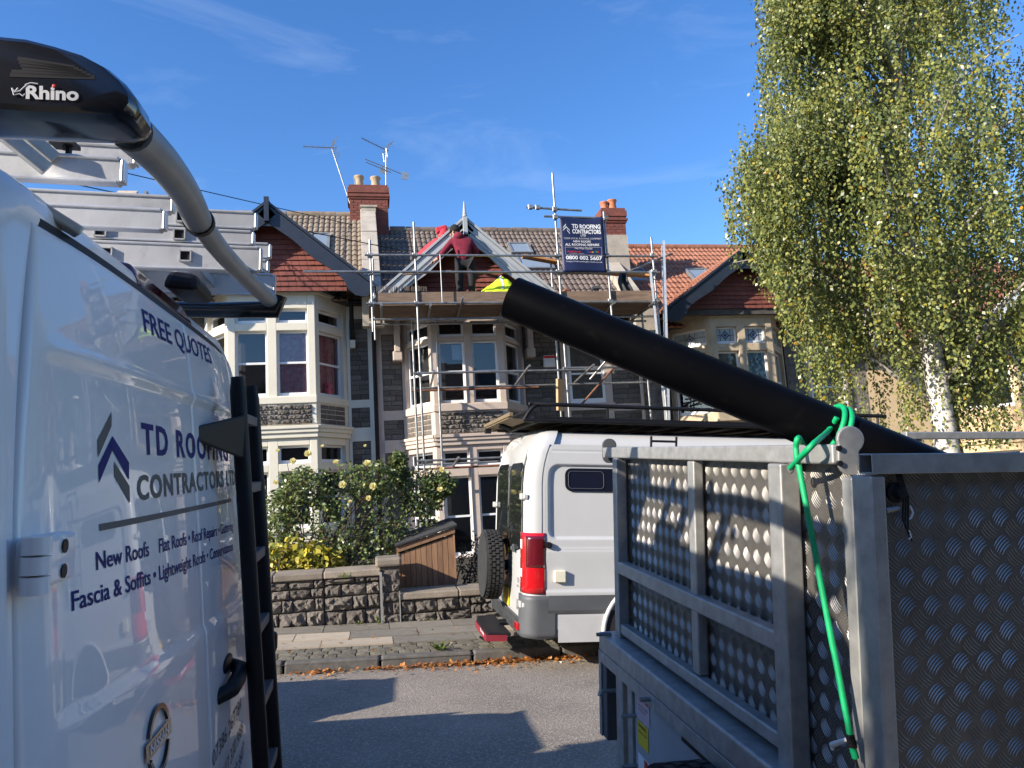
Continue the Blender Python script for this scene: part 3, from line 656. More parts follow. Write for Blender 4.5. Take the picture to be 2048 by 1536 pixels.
for f, fi, oi, u0, u1, st in w3[3*0+4:]:
    a, b, z0, z1 = u0+.045, u1-.045, 4.94+.075, 5.36-.045; cu, cz = (a+b)/2, (z0+z1)/2
    g = MB(); g.add([f.pt(a, -.125, z0), f.pt(b, -.125, z0), f.pt(b, -.125, z1), f.pt(a, -.125, z1)], [(0, 1, 2, 3)]); g.build('leaded_pane', obsc, H3, world=True, fix=False)
    dm = MB()
    for s_, t_ in ((.085, .055), (.035, .0)):
        o_ = [(cu+s_*1.35, cz), (cu, cz+s_*1.35), (cu-s_*1.35, cz), (cu, cz-s_*1.35)]; i_ = [(cu+t_*1.35, cz), (cu, cz+t_*1.35), (cu-t_*1.35, cz), (cu, cz-t_*1.35)]
        for k in range(4): dm.add([f.pt(*p, 0) if 0 else f.pt(p[0], -.119, p[1]) for p in (o_[k], o_[(k+1) % 4], i_[(k+1) % 4], i_[k])], [(0, 1, 2, 3)])
    dm.build('blue_diamond', leadp, H3, world=True, fix=False)
    lm = MB()
    for (x0_, y0_, x1_, y1_) in ((a, cz, cu-.09, cz), (cu+.09, cz, b, cz), (cu-.13, z0, cu-.13, z1), (cu+.13, z0, cu+.13, z1), (cu, cz+.1, cu, z1), (cu, z0, cu, cz-.1)): lm.beam(f.pt(x0_, -.118, y0_), f.pt(x1_, -.118, y1_), .010, .006, f.n)
    lm.build('lead_strips', leadl, H3, world=True)
bl = MB(); f = f3[1]; e = .16; bl.add([f.pt(1.0, -.16, 4.02), f.pt(f.L-.2, -.16, 4.02), f.pt(f.L-.2, -.16, 4.72), f.pt(1.0, -.16, 4.72)], [(0, 1, 2, 3)]); bl.build('blind', M('blue_blind', (.22, .40, .55), .8), H3, world=True, fix=False)
curtain(H3, f, .18, .80, 3.36, 4.72, -.2, netm, 6, name='net_curtain')

# ---- yellow house (behind the birch)
H4 = thing('terraced_house', 'ochre rendered bay house with white bargeboard and red roof behind the birch', 'house', (16.2, YW, -.2), group='terraced houses across the street')
R4 = (17.0, 5.0, 21.0, 8.4)
mw = MB(); mw.box(12.9, 15.3, YW, 24.5, -1.2, 5.1); mw.box(15.3, 18.3, YW+.25, 24.5, -1.2, 5.1); mw.box(18.3, 21, YW, 24.5, -1.2, 5.1); mw.build('wall', yellowr, H4, world=True)
LV4 = [(-.6, -.3, -.1, .7, 1.5, 1.7, 2.0, 2.2, False), (2.4, 2.9, 3.15, 3.85, 4.55, 4.70, 5.0, 5.2, False)]
bay(H4, dict(plan=[(15.5, YW), (16.6, YB), (18.1, YB), (19.0, YW)], lv=LV4, corn=[(2.2, 2.4)], mat=yellowr, top=5.2, mull=.2, pier=.16, stone=False))
mainroof(H4, 13.0, 21, *R4[:2], R4[2], R4[3], redt, mortar)
main4 = lambda z: 17.0+(z-5.0)*4/3.4
gable(H4, 17.35, 6.6, 15.3, 19.4, 5.1, redt, M('white_timber', (.75, .75, .74), .5), main=main4, bw=.25, courses=10, fin=False)
# ---- roof beyond the van
H0 = thing('terraced_house', 'house at far left, only its dark red roof and stone coping show above the van', 'house', (-9.2, YW, .6), group='terraced houses across the street')
R0 = (17.0, 6.5, 21.0, 10.1)
mw = MB(); mw.box(-13, -6.1, YW, 24.5, -.4, 6.55); mw.build('wall', mortar, H0, world=True)
mainroof(H0, -13, -6.35, *R0[:2], R0[2], R0[3], M('maroon_roof_tile', (.27, .115, .085), .8, col2=(.15, .065, .05), scale=5), mortar)
parapet(H0, -6.13, .5, R0, sandst, rise=.36)
pe = MB(); tri_prism(pe, [(-5.86, 19.6, 8.5), (-5.86, 21.2, 10.55), (-5.86, 21.5, 10.55), (-5.86, 22.4, 9.0)], (.08, 0, 0)); pe.build('gable_cheek', leadm, H0, world=True)
fc = Face((-13, YW), (-6.1, YW)); window(H0, fc, 2, 3.1, 4.2, 5.8, 5.0, dep=.02, fr=.08); window(H0, fc, 4.4, 5.5, 4.2, 5.8, 5.0, dep=.02, fr=.08); window(H0, fc, 2, 3.1, 1.2, 3.0, 2.1, dep=.02, fr=.08)
# ---- terrace on the photographer's side (only met as reflections)
opp = M('brick_opposite', (.20, .14, .11), .9, var=.25, scale=2)
for k, (x0, x1, zt, lab) in enumerate(((-19, -10.5, 7.3, 'leftmost'), (-10.5, -2, 7.0, 'second'), (-2, 6.5, 6.7, 'third'), (6.5, 15, 6.3, 'fourth'), (15, 24, 5.9, 'fifth'))):
    h = thing('terraced_house', f'{lab} dark terraced house seen mirrored in the window panes', 'house', ((x0+x1)/2, -8, 0), group='houses mirrored in the windows')
    b = MB(); b.box(x0, x1, -15, -8, -1, zt); b.build('wall', opp, h, world=True)
    b = MB(); tri_prism(b, [(x0, -7.6, zt), (x0, -11.5, zt+3.0), (x0, -15.4, zt)], (x1-x0, 0, 0)); b.build('roof', browntb, h, world=True)
    fc = Face((x1, -8), (x0, -8))
    for u in (1.2, 3.4, 6.0):
        window(h, fc, u, u+1.1, zt-2.2, zt-.6, zt-1.4, dep=.04, fr=.08); window(h, fc, u, u+1.1, zt-5.3, zt-3.4, zt-4.4, dep=.04, fr=.08)
# ---- aerials
def aerial(name, label, mast, boom, n, el, refl, extra=None):
    t = thing(name, label, 'aerial', mast[0], group='tv aerials on the chimney')
    m = MB(); m.tube(mast, .018, 8); m.build('mast', tubem, t, world=True, smooth=60)
    a, b = Vector(boom[0]), Vector(boom[1]); m = MB(); m.tube([a, b], .012, 6); m.build('boom', tubem, t, world=True)
    m = MB(); d = (b-a).normalized(); sd = d.cross(Vector((0, 0, 1))).normalized(); up = sd.cross(d)
    for i in range(n):
        p = a+(b-a)*(i/(n-1)); l = el*(.6+.4*i/(n-1)); m.tube([p-sd*l-up*l*.35, p+sd*l+up*l*.35], .006, 5)
    m.build('directors', tubem, t, world=True)
    m = MB(); p = a+(b-a)*refl
    for s_ in (-1, 1):
        for i in range(5): q_ = p+up*s_*(.05+.055*i)+d*(.03*i); m.tube([q_-sd*.17, q_+sd*.17], .007, 5)
        for s2 in (-1, 1): m.tube([p+up*s_*.04+sd*s2*.17, p+up*s_*.29+d*.12+sd*s2*.17], .007, 5)
    m.build('reflector', tubem, t, world=True)
    if extra: extra(t)
    return t
aerial('tv_aerial', 'leaning tv aerial mast left of the chimney pots', [onY(706, 425, 20.8), onY(664, 298, 20.9)], (onY(607, 293, 20.6), onY(672, 296, 20.95)), 12, .09, .9)
def panels(t):
    m = MB(); a, b = onY(730, 318, 20.9), onY(813, 352, 21.1); m.tube([a, b], .012, 6); a2, b2 = onY(731, 324, 20.9), onY(782, 345, 21.05); m.tube([a2, b2], .012, 6); m.build('lower_boom', tubem, t, world=True)
    for px, py in ((768, 338), (810, 350)):
        m = MB(); c = onY(px, py, 21.05); m.obox(c+Vector((-.13, -.02, -.12)), (.22, .10, .0), (0, .02, 0), (.05, 0, .22)); m.build('reflector_plate', whitep, t, world=True)
aerial('tv_aerial', 'upright tv aerial mast with white plates right of the chimney pots', [onY(772, 420, 21.05), onY(772, 300, 21.05)], (onY(723, 276, 20.9), onY(776, 302, 21.1)), 12, .06, .88, panels)
# ---- overhead cables
for k, (pts, lab) in enumerate((([onY(150, 322, 14), onY(420, 385, 17), onY(715, 452, 20.6)], 'thin black cable running down to the chimney'), ([onY(140, 366, 13), onY(360, 412, 15.5), onY(800, 500, 16.5)], 'lower thin black cable crossing above the cream house gable'))):
    a, b, c = [Vector(p) for p in pts]; P = []
    for i in range(13):
        t = i/12; P.append(a*(1-t)**2+2*(b*2-a*.5-c*.5)*t*(1-t)+c*t*t)
    m = MB(); m.tube(P, .011, 5); setp(m.build('overhead_cable', blackp), lab, 'cable')
# ------------------------------------------------------------------ scaffold
SC = thing('scaffold', 'tubular steel scaffold with boarded lift in front of the beige house', 'scaffold', (3.3, 15.5, .2))
RT = .0245
def tubeo(name, pts, r=RT, mat=None, parent=SC): m = MB(); m.tube(pts, r, 10); return m.build(name, mat or tubem, parent, world=True, smooth=60)
def coupler(p, parent=SC):
    m = MB(); x, y, z = p; m.box(x-.042, x+.042, y-.05, y+.045, z-.04, z+.04); m.tube([(x-.05, y-.02, z-.055), (x-.05, y-.02, z+.055)], .016, 6); m.tube([(x+.03, y-.06, z-.02), (x+.03, y-.11, z-.02)], .010, 6); return m.build('coupler', tubem, parent, world=True, bevel=.006)
YO, YI = 15.2, 16.02
for x, y, z0, z1 in ((.17, YO, 5.1, 7.05), (1.09, YO, .1, 7.44), (4.16, YO, 0, 8.6), (5.28, YO, 5.2, 7.72), (6.34, YO, -.1, 7.13), (1.02, YI, .1, 5.7), (1.50, 15.75, .1, 4.95), (4.2, YI, 0, 6.9), (6.3, YI, 0, 6.0), (.22, YI, 5.1, 6.9)):
    tubeo('standard', [(x, y, z0), (x+random.uniform(-.015, .015), y, z1)])
    for z in (5.68, 6.34, 6.71, 4.2, 2.42):
        if z0 < z < z1 and y == YO: coupler((x, y, z))
for x0, x1, y, z in ((-1.18, 3.6, YO-.05, 6.35), (.05, 6.45, YO-.05, 6.70), (3.4, 6.45, YO-.05, 6.33), (.05, 6.35, YO-.05, 5.67), (.95, 4.9, YO-.05, 4.2), (.95, 4.6, YO-.05, 2.42), (.95, 6.4, YI+.05, 4.02), (4.1, 6.4, YO-.05, 4.22), (.1, 6.4, YI+.05, 5.45), (.1, 6.4, YO+.3, 5.42)):
    tubeo('ledger', [(x0, y, z+.01), (x1, y, z-.02)])
tubeo('ledger', [(.95, YI+.05, 3.98), (3.75, YI+.05, 3.97)], mat=rusty); tubeo('ledger', [(1.0, YI+.05, 2.30), (4.2, YI+.05, 2.28)], mat=rusty)
for x, z, ya, yb in ((.35, 5.60, 14.95, 16.4), (1.35, 5.60, 15.0, 16.4), (2.0, 5.62, 14.85, 16.4), (2.95, 5.62, 14.7, 16.4), (4.25, 5.6, 15, 16.4), (5.3, 5.6, 15, 16.4), (6.2, 5.6, 15, 16.4), (1.35, 4.12, 14.9, 16.3), (3.25, 4.12, 14.6, 16.3), (4.6, 4.1, 14.6, 16.4), (1.75, 2.36, 14.9, 16.2)):
    tubeo('transom', [(x, ya, z+(.09 if ya < 14.95 else 0)), (x+.02, yb, z-.05)])
cp = MB(); cp.tube([(2.95, 14.66, 5.712), (2.95, 14.70, 5.71)], .03, 10); cp.build('yellow_end_cap', yellowp, SC, world=True)
tubeo('brace', [(4.48, 15.35, 3.45), (5.5, 15.4, 4.45)], mat=rusty); tubeo('brace', [(5.74, 15.3, 6.36), (6.86, 15.3, 6.80)]); tubeo('brace', [(4.62, 15.0, 3.95), (5.05, 14.6, 4.45)])
tubeo('banner_rail', [(3.9, 15.14, 7.58), (5.36, 15.14, 7.55)]); tubeo('top_rail', [(3.52, 15.14, 7.78), (4.76, 15.14, 7.72)]); tubeo('banner_rail', [(4.1, 15.17, 6.31), (5.35, 15.17, 6.30)])
coupler((3.62, 15.14, 7.78)); coupler((3.78, 15.14, 7.775)); coupler((5.3, 15.14, 7.55)); coupler((4.16, 15.14, 7.74)); coupler((4.16, 15.14, 7.56))
tubeo('tie', [(1.6, 15.1, 5.68), (1.6, 15.1, 6.7)], .012); tubeo('tie', [(5.72, 15.6, 5.7), (5.75, 15.6, 6.35)], .02)
for i in range(5):
    for a, b in ((.1, 3.3), (3.32, 6.4)):
        m = MB(); y = 15.24+i*.228; m.box(a, b, y, y+.222, 5.655+(.004 if a > 1 else 0), 5.695+(.004 if a > 1 else 0)); m.build('scaffold_board', boardm, SC, world=True)
for a, b, z, dy in ((.24, 1.06, 5.70, 0), (1.12, 3.9, 5.705, -.01), (3.92, 6.3, 5.70, .01)):
    m = MB(); m.box(a, b, 15.225+dy, 15.265+dy, z, z+.225); m.build('toe_board', boardm, SC, world=True, bevel=.006)
tubeo('ledger', [(1.0, 15.9, 2.38), (4.3, 15.9, 2.36)])
# ladders up to the lift
def ladder(name, label, a, b, u, w, n, r=.03, mat=alum, group=None, cat='ladder'):
    a, b, u = Vector(a), Vector(b), Vector(u).normalized(); t = thing(name, label, cat, a, group=group)
    nrm = (b-a).cross(u).normalized()
    for s_ in (0, 1):
        m = MB(); m.beam(a+u*w*s_, b+u*w*s_, .024, .048, nrm); m.build('stile', mat, t, world=True)
    for i in range(n):
        p = a+(b-a)*((i+.7)/(n+.2)); m = MB(); m.tube([p, p+u*w], .014, 6); m.build('rung', mat, t, world=True)
    return t
ladder('ladder', 'tall aluminium ladder leaning on the right end of the scaffold', (6.0, 14.75, .05), (6.56, 15.02, 7.0), (.28, .95, 0), .36, 25)
ladder('ladder', 'second aluminium ladder standing behind the tall one at the scaffold', (6.42, 15.35, .0), (6.22, 15.1, 6.35), (.35, .9, 0), .33, 22)
# banner
bw_ = (4.23, 5.22, 6.31, 7.56)
def bfn(u, v, off=0):      # u,v in 0..1 over the cloth
    x = bw_[0]+(bw_[1]-bw_[0])*u; z = bw_[2]+(bw_[3]-bw_[2])*v
    return (x, 15.105-.02*math.sin(u*5+v*2)-.012*math.sin(v*9+u*3)-off, z)
m = MB(); m.grid(lambda u, v: bfn(u, v), lin(0, 1, 17), lin(0, 1, 21)); BN = m.build('banner', bannerm, smooth=180, fix=False)
setp(BN, 'navy blue roofing contractor banner tied to the scaffold poles', 'banner')
md = BN.modifiers.new('thick', 'SOLIDIFY'); md.thickness = .003
bt = lambda body, uc, v, h, mat, w=None, bold=.02: text_mb(body, uc if w is None else uc-w/2, v, None if w is None else uc+w/2, h, lambda a, b: bfn(a, b, .006), 'c' if w is None else 'l', bold).build('lettering', mat, BN, fix=False)
bt('TD ROOFING', .60, .79, .075, whitep, .66, .03); bt('CONTRACTORS', .60, .695, .075, whitep, .66, .03); bt('LTD', .52, .645, .035, whitep, .12)
bt('YOUR LOCAL ROOFING COMPANY', .5, .59, .03, silverp, .86, .0); bt('NEW ROOFS', .48, .535, .035, whitep, .40); bt('ALL ROOFING REPAIRS', .48, .475, .040, whitep, .78)
bt('The Wise Choice', .50, .415, .034, silverp, .42); bt('checkatrade', .28, .355, .028, redprint, .32); bt('customer reviews', .34, .33, .014, silverp, .34, 0); bt('G', .60, .355, .035, blueprint, .05); bt('o', .655, .355, .035, redprint, .045); bt('o', .71, .355, .035, yellowp, .045); bt('g', .765, .355, .035, blueprint, .045); bt('l', .80, .355, .035, M('green_print', (.03, .4, .08), .5), .012); bt('e', .835, .355, .035, redprint, .045)
bt('0800 002 5607', .5, .225, .065, whitep, .84, .03); bt('https://tdroofingbristol.co.uk', .5, .175, .026, silverp, .84, 0)
fr = []
for a in ((.08, .305, .92, .309), (.08, .445, .92, .449), (.08, .305, .084, .449), (.916, .305, .92, .449)): fr.append([(a[0], a[1]), (a[2], a[1]), (a[2], a[3]), (a[0], a[3])])
poly_mb(fr, lambda a, b: bfn(a, b, .006)).build('border_line', silverp, BN, fix=False)
chev = [[(.06, .76), (.135, .82), (.21, .755), (.21, .735), (.135, .795), (.06, .735)], [(.06, .80), (.125, .862), (.135, .862), (.135, .84), (.06, .782)], [(.15, .765), (.21, .70), (.21, .68), (.15, .74)]]
poly_mb(chev, lambda a, b: bfn(a, b, .006)).build('chevron_logo', silverp, BN, fix=False)
# things on the lift
tl = thing('tile_stack', 'row of old brown roof tiles stood on edge at the left end of the lift', 'tiles', (.8, 15.7, 5.70))
for i in range(30):
    m = MB(); x = .26+i*.036; s_ = random.uniform(-.01, .01); m.obox((x+s_, 15.45, 5.70), (.012, 0, 0), (0, .33, 0), (random.uniform(-.01, .03), 0, .43+random.uniform(-.015, .015))); m.build('roof_tile', browntb, tl, world=True)
tl = thing('tile_stack', 'leaning brown roof tiles stacked at the right end of the lift', 'tiles', (5.6, 15.7, 5.70))
for i in range(12):
    m = MB(); x = 5.45+i*.058; m.obox((x, 15.42, 5.70), (.013, 0, 0), (0, .30, 0), (.13, 0, .25+random.uniform(-.02, .02))); m.build('roof_tile', browntb, tl, world=True)
m = MB(); m.box(4.35, 4.75, 15.5, 15.8, 5.71, 5.98); m.box(4.32, 4.5, 15.48, 15.75, 5.98, 6.06); setp(m.build('rubble_tub', rusty, bevel=.03), 'brown tub of rubble on the lift below the banner', 'tub')
m = MB(); m.tube([(5.10, 15.6, 5.7), (5.1, 15.6, 6.1)], .06, 10); m.box(5.02, 5.18, 15.5, 15.7, 6.06, 6.12); setp(m.build('bucket_stand', greyp), 'dark grey stand on the lift right of the banner', 'stand')
bagm = M('black_sheet', (.012, .012, .013), .6, var=.3)
m = MB(); m.grid(lambda u, v: (5.66+.17*u*(1.1-.5*v)+.03*math.sin(v*7), 15.34-.06*math.sin(u*6+v*3)-.05*math.sin(v*5), 5.70+.68*v), lin(-.6, 1, 9), lin(0, 1, 9)); o = m.build('plastic_sheet', bagm, smooth=180, fix=False); setp(o, 'black plastic sheet hanging on the guard rail at the right end', 'plastic sheet'); o.modifiers.new('t', 'SOLIDIFY').thickness = .01
def plank(a, b, label, mat=plankm, w=.22, h=.045):
    m = MB(); m.beam(a, b, w, h); setp(m.build('plank', mat), label, 'plank')
plank((3.55, 15.9, 6.93), (4.35, 15.95, 6.80), 'orange timber plank lying behind the scaffold left of the banner'); plank((5.2, 15.9, 6.55), (6.4, 15.6, 6.36), 'long orange timber plank propped behind the scaffold right of the banner', w=.22)
plank((.85, 15.75, 6.47), (1.9, 15.8, 6.56), 'short timber batten resting on the pale bargeboard', boardm, .05, .03)
plank((4.02, 15.35, 3.35), (4.05, 15.32, 4.02), 'short pale timber offcut standing above the camper roof', M('pale_timber', (.50, .33, .17), .8, var=.2, stretch=(6, 6, 1)), .25, .05)
hv = M('hi_vis', (.62, .80, .02), .6, var=.12, scale=5)
tp_ = thing('tile_stack', 'low pack of roof tiles under the lime vest', 'tiles', (3.0, 15.6, 5.70))
for i in range(6): m = MB(); m.box(2.62, 3.45, 15.38, 15.72, 5.70+i*.042, 5.70+i*.042+.036); m.build('roof_tile', browntb, tp_, world=True)
def vz(u, v): return 5.95+.40*(max(0, 1-u*u)**.5)*(max(0, 1-v*v)**.6)*(.75+.25*math.sin(u*3.2+.6))+.035*math.sin(u*11+v*3)*math.cos(v*8)*max(0, 1-u*u)
m = MB(); m.grid(lambda u, v: (2.90+.40*u+.03*math.sin(v*6), 15.54+.18*v, vz(u, v)), lin(-1, 1, 33), lin(-1, 1, 17)); o = m.build('hi_vis_vest', hv, smooth=180, fix=False); setp(o, 'crumpled lime yellow hi vis vest lying on the scaffold boards', 'vest')
m = MB(); m.grid(lambda u, v: (2.90+.40*(u*.07+.1+.06*v)+.03*math.sin(v*6), 15.54+.18*v-.006, vz(u*.07+.1+.06*v, v)+.008), lin(-1, 1, 4), lin(-.97, .6, 11)); m.build('reflective_strip', silverp, o, fix=False)
m = MB(); m.box(3.48, 3.85, 15.42, 15.62, 5.70, 5.90); m.ball((3.5, 15.45, 5.98), .14, .12, .12); m.ball((3.7, 15.5, 5.95), .15, .1, .12); setp(m.build('dust_sheet', bagm, smooth=180), 'heap of black sheeting beside the lime vest', 'sheet')
# ------------------------------------------------------------------ people
skinm = M('skin', (.52, .27, .18), .6, var=.08)
def skin_mesh(name, J, E, Rd, mat, parent, sub=2, root=None):
    names = list(J); me = bpy.data.meshes.new(name); me.from_pydata([J[n] for n in names], [(names.index(a), names.index(b)) for a, b in E], [])
    o = link(name, me, parent, mwof(parent).inverted()); md = o.modifiers.new('skin', 'SKIN')
    for i, n in enumerate(names):
        r = Rd[n]; me.skin_vertices[0].data[i].radius = r if isinstance(r, tuple) else (r, r)
        me.skin_vertices[0].data[i].use_root = (n == (root or names[0]))
    s_ = o.modifiers.new('sub', 'SUBSURF'); s_.levels = sub; s_.render_levels = sub; me.materials.append(mat)
    md.use_smooth_shade = True; return o
def person(label, J, top, trousers, hat, hatm, hatfn, cutsleeve=True):
    t = thing('person', label, 'person', ((J['pel'][0]), J['pel'][1], J['toeL'][2]-.03))
    E = [('pel', 'waist'), ('waist', 'chest'), ('chest', 'neck'), ('neck', 'head'), ('head', 'crown'), ('pel', 'hipL'), ('hipL', 'kneL'), ('kneL', 'ankL'), ('ankL', 'toeL'), ('pel', 'hipR'), ('hipR', 'kneR'), ('kneR', 'ankR'), ('ankR', 'toeR'), ('chest', 'shL'), ('shL', 'elL'), ('elL', 'wrL'), ('wrL', 'haL'), ('chest', 'shR'), ('shR', 'elR'), ('elR', 'wrR'), ('wrR', 'haR')]
    Rd = dict(pel=.13, waist=.12, chest=.145, neck=.058, head=.092, crown=.075, shL=.075, shR=.075, elL=.05, elR=.05, wrL=.034, wrR=.034, haL=.04, haR=.04, hipL=.10, hipR=.10, kneL=.066, kneR=.066, ankL=.045, ankR=.045, toeL=.036, toeR=.036)
    skin_mesh('body', J, E, Rd, skinm, t)
    Jt = {k: J[k] for k in ('pel', 'waist', 'chest', 'shL', 'elL', 'wrL', 'shR', 'elR', 'wrR', 'neck')}; Jt['pel'] = tuple(Vector(J['pel'])+(Vector(J['pel'])-Vector(J['waist'])).normalized()*.07)
    skin_mesh('hoodie', Jt, [('pel', 'waist'), ('waist', 'chest'), ('chest', 'neck'), ('chest', 'shL'), ('shL', 'elL'), ('elL', 'wrL'), ('chest', 'shR'), ('shR', 'elR'), ('elR', 'wrR')], dict(pel=.165, waist=.17, chest=.185, neck=.085, shL=.10, shR=.10, elL=.072, elR=.072, wrL=.05, wrR=.05), top, t)
    Jl = {k: J[k] for k in ('pel', 'hipL', 'kneL', 'ankL', 'hipR', 'kneR', 'ankR')}
    skin_mesh('trousers', Jl, [('pel', 'hipL'), ('hipL', 'kneL'), ('kneL', 'ankL'), ('pel', 'hipR'), ('hipR', 'kneR'), ('kneR', 'ankR')], dict(pel=.15, hipL=.125, hipR=.125, kneL=.09, kneR=.09, ankL=.075, ankR=.075), trousers, t)
    for s_ in 'LR':
        a, b = Vector(J['ank'+s_]), Vector(J['toe'+s_]); m = MB(); m.tube([a+Vector((0, 0, .03)), a.lerp(b, .3)-Vector((0, 0, .02)), b], [.06, .06, .045], 10); m.ball(b, .05, .05, .04); m.build('boot', blackp, t, world=True, smooth=180)
        w, h_ = Vector(J['wr'+s_]), Vector(J['ha'+s_]); d = (h_-w).normalized(); sd = d.cross(Vector((0, 0, 1))).normalized()
        m = MB()
        for k, ln in enumerate((.075, .085, .08, .065)):
            p = h_+sd*(.026-.0175*k); q_ = p+d*ln*.55; m.tube([p, q_, q_+d*ln*.3-Vector((0, 0, ln*.4))], [.0095, .009, .007], 6)
        m.tube([w+d*.03+sd*.02, h_+sd*.055-d*.01, h_+sd*.06+d*.03-Vector((0, 0, .02))], [.012, .011, .008], 6); m.build('fingers', skinm, t, world=True, smooth=180)
    hatfn(t, Vector(J['head']), Vector(J['crown'])); hd = Vector(J['head']); return t
def face(t, c, fwd, eyem=None):
    f = Vector(fwd).normalized(); sd = f.cross(Vector((0, 0, 1))).normalized(); c = Vector(c); m = MB()
    m.tube([c+f*.085+Vector((0, 0, .02)), c+f*.118-Vector((0, 0, .02)), c+f*.09-Vector((0, 0, .035))], [.012, .018, .012], 6); m.build('nose', skinm, t, world=True, smooth=180)
    m = MB()
    for s_ in (-1, 1): m.ball(c+f*.085+sd*.034*s_+Vector((0, 0, .018)), .012)
    m.build('eyes', blackp, t, world=True); m = MB(); m.tube([c+f*.088+sd*.028-Vector((0, 0, .06)), c+f*.094-Vector((0, 0, .062)), c+f*.088-sd*.028-Vector((0, 0, .06))], .007, 5); m.build('mouth', M('lip', (.40, .14, .11), .5), t, world=True)
    m = MB()
    for s_ in (-1, 1): m.ball(c+sd*.094*s_, .014, .022, .034)
    m.build('ears', skinm, t, world=True, smooth=180)
maroon = M('maroon_fleece', (.17, .012, .030), .95, var=.25, scale=7, bump=.3, bscale=14, bdist=.03); trouserm = M('black_trousers', (.013, .013, .014), .9, var=.3, scale=6)
z0 = 5.86
m = MB(); m.box(1.75, 2.6, 15.5, 16.05, 5.815, 5.86); m.box(1.8, 1.88, 15.52, 16.0, 5.70, 5.815); m.box(2.45, 2.53, 15.52, 16.0, 5.70, 5.815); setp(m.build('hop_up', boardm), 'low timber hop up under the person in maroon', 'platform')
J1 = dict(pel=(2.10, 15.70, z0+.90), waist=(2.10, 15.70, z0+1.04), chest=(2.03, 15.72, z0+1.30), neck=(1.97, 15.74, z0+1.47), head=(1.93, 15.76, z0+1.57), crown=(1.92, 15.76, z0+1.64), hipL=(1.99, 15.72, z0+.84), kneL=(1.96, 15.68, z0+.46), ankL=(1.98, 15.74, z0+.09), toeL=(1.96, 15.90, z0+.035), hipR=(2.21, 15.70, z0+.84), kneR=(2.24, 15.66, z0+.46), ankR=(2.22, 15.72, z0+.09), toeR=(2.23, 15.88, z0+.035), shL=(1.84, 15.74, z0+1.34), elL=(1.66, 15.68, z0+1.10), wrL=(1.52, 15.80, z0+.97), haL=(1.44, 15.84, z0+.93), shR=(2.24, 15.74, z0+1.34), elR=(2.42, 15.84, z0+1.12), wrR=(2.26, 16.02, z0+1.05), haR=(2.17, 16.05, z0+1.06))
def beanie(t, h, c):
    m = MB(); d = Vector((-.04, .02, .07)).normalized(); m.lathe([(.112, 0), (.118, .02), (.118, .055), (.112, .06), (.108, .09), (.085, .135), (.045, .165), (0, .17)], h+Vector((.0, 0, .005)), 16); m.build('beanie', M('black_knit', (.012, .012, .012), .95, bump=.5, bscale=80), t, world=True, smooth=60)
J1 = {k: (v[0]+.09, v[1], v[2]) for k, v in J1.items()}
P1 = person('person in maroon hoodie and black beanie on the scaffold with back to the street', J1, maroon, trouserm, None, None, beanie); face(P1, Vector(J1['head'])+Vector((0, 0, -.02)), (-.85, .5, -.1))
m = MB(); c = Vector(J1['neck'])+Vector((.03, -.06, -.02)); m.ball(c, .12, .09, .09); m.build('hood', maroon, P1, world=True, smooth=180)
zk = 6.12
redm = M('red_jacket', (.50, .03, .05), .8, var=.3, scale=8, bump=.4, bscale=12, bdist=.03)
J2 = dict(pel=(1.30, 16.65, 7.08), waist=(1.40, 16.63, 7.18), chest=(1.62, 16.57, 7.36), neck=(1.77, 16.52, 7.52), head=(1.86, 16.49, 7.64), crown=(1.875, 16.48, 7.71), hipL=(1.26, 16.75, 7.02), kneL=(1.42, 16.85, 7.0), ankL=(1.10, 16.95, 6.78), toeL=(1.02, 16.97, 6.70), hipR=(1.26, 16.52, 7.02), kneR=(1.38, 16.38, 6.99), ankR=(1.05, 16.40, 6.76), toeR=(.97, 16.40, 6.69), shL=(1.62, 16.75, 7.40), elL=(1.75, 16.86, 7.36), wrL=(1.92, 16.85, 7.49), haL=(1.98, 16.85, 7.53), shR=(1.68, 16.38, 7.42), elR=(1.78, 16.22, 7.36), wrR=(1.85, 16.10, 7.44), haR=(1.88, 16.06, 7.47))
def hood(t, h, c):
    m = MB(); m.lathe([(.125, -.10), (.13, .0), (.125, .07), (.09, .13), (.03, .16), (0, .165)], h+Vector((.0, .03, .0)), 14); o = m.build('hood', redm, t, world=True, smooth=60)
    m = MB(); m.obox(h+Vector((-.17, -.06, .02)), (.26, 0, .08), (0, .12, 0), (-.03, 0, .13)); m.build('cap_peak', redm, t, world=True, bevel=.03)
P2 = person('person in red hooded jacket half hidden behind the pale bargeboard', J2, redm, trouserm, None, None, hood); face(P2, Vector(J2['head'])+Vector((0, -.02, -.02)), (.1, -1, -.15))
# ------------------------------------------------------------------ white van in the foreground
def pxl(fm, px, py, axis, val):
    inv = fm.inverted(); c = inv @ CAM; d = inv.to_3x3() @ ray(px, py); return c+d*((val-c[axis])/d[axis])
FN = frame((-.53, 1.2, 0), 2.4, 2.8)
NV = thing('white_van', 'white roofing contractor van at left with rear door ladder and roof rack', 'van', mat=FN)
RK = [(.2, .085), (.6, .082), (1.03, .065), (1.49, .03), (1.95, -.007), (2.13, -.035), (2.3, -.08), (2.6, -.2)]
def rake(z):
    for (a, xa), (b, xb) in zip(RK, RK[1:]):
        if z <= b: t = (z-a)/(b-a); return xa+(xb-xa)*t
    return RK[-1][1]
def rrect(y, z, y0, y1, z0, z1, r):
    dy = max(y0+r-y, y-(y1-r), 0); dz = max(z0+r-z, z-(z1-r), 0); o = math.hypot(dy, dz)-r
    if o <= -r+1e-9: o = max(y0-y, y-y1, z0-z, z-z1)
    return o
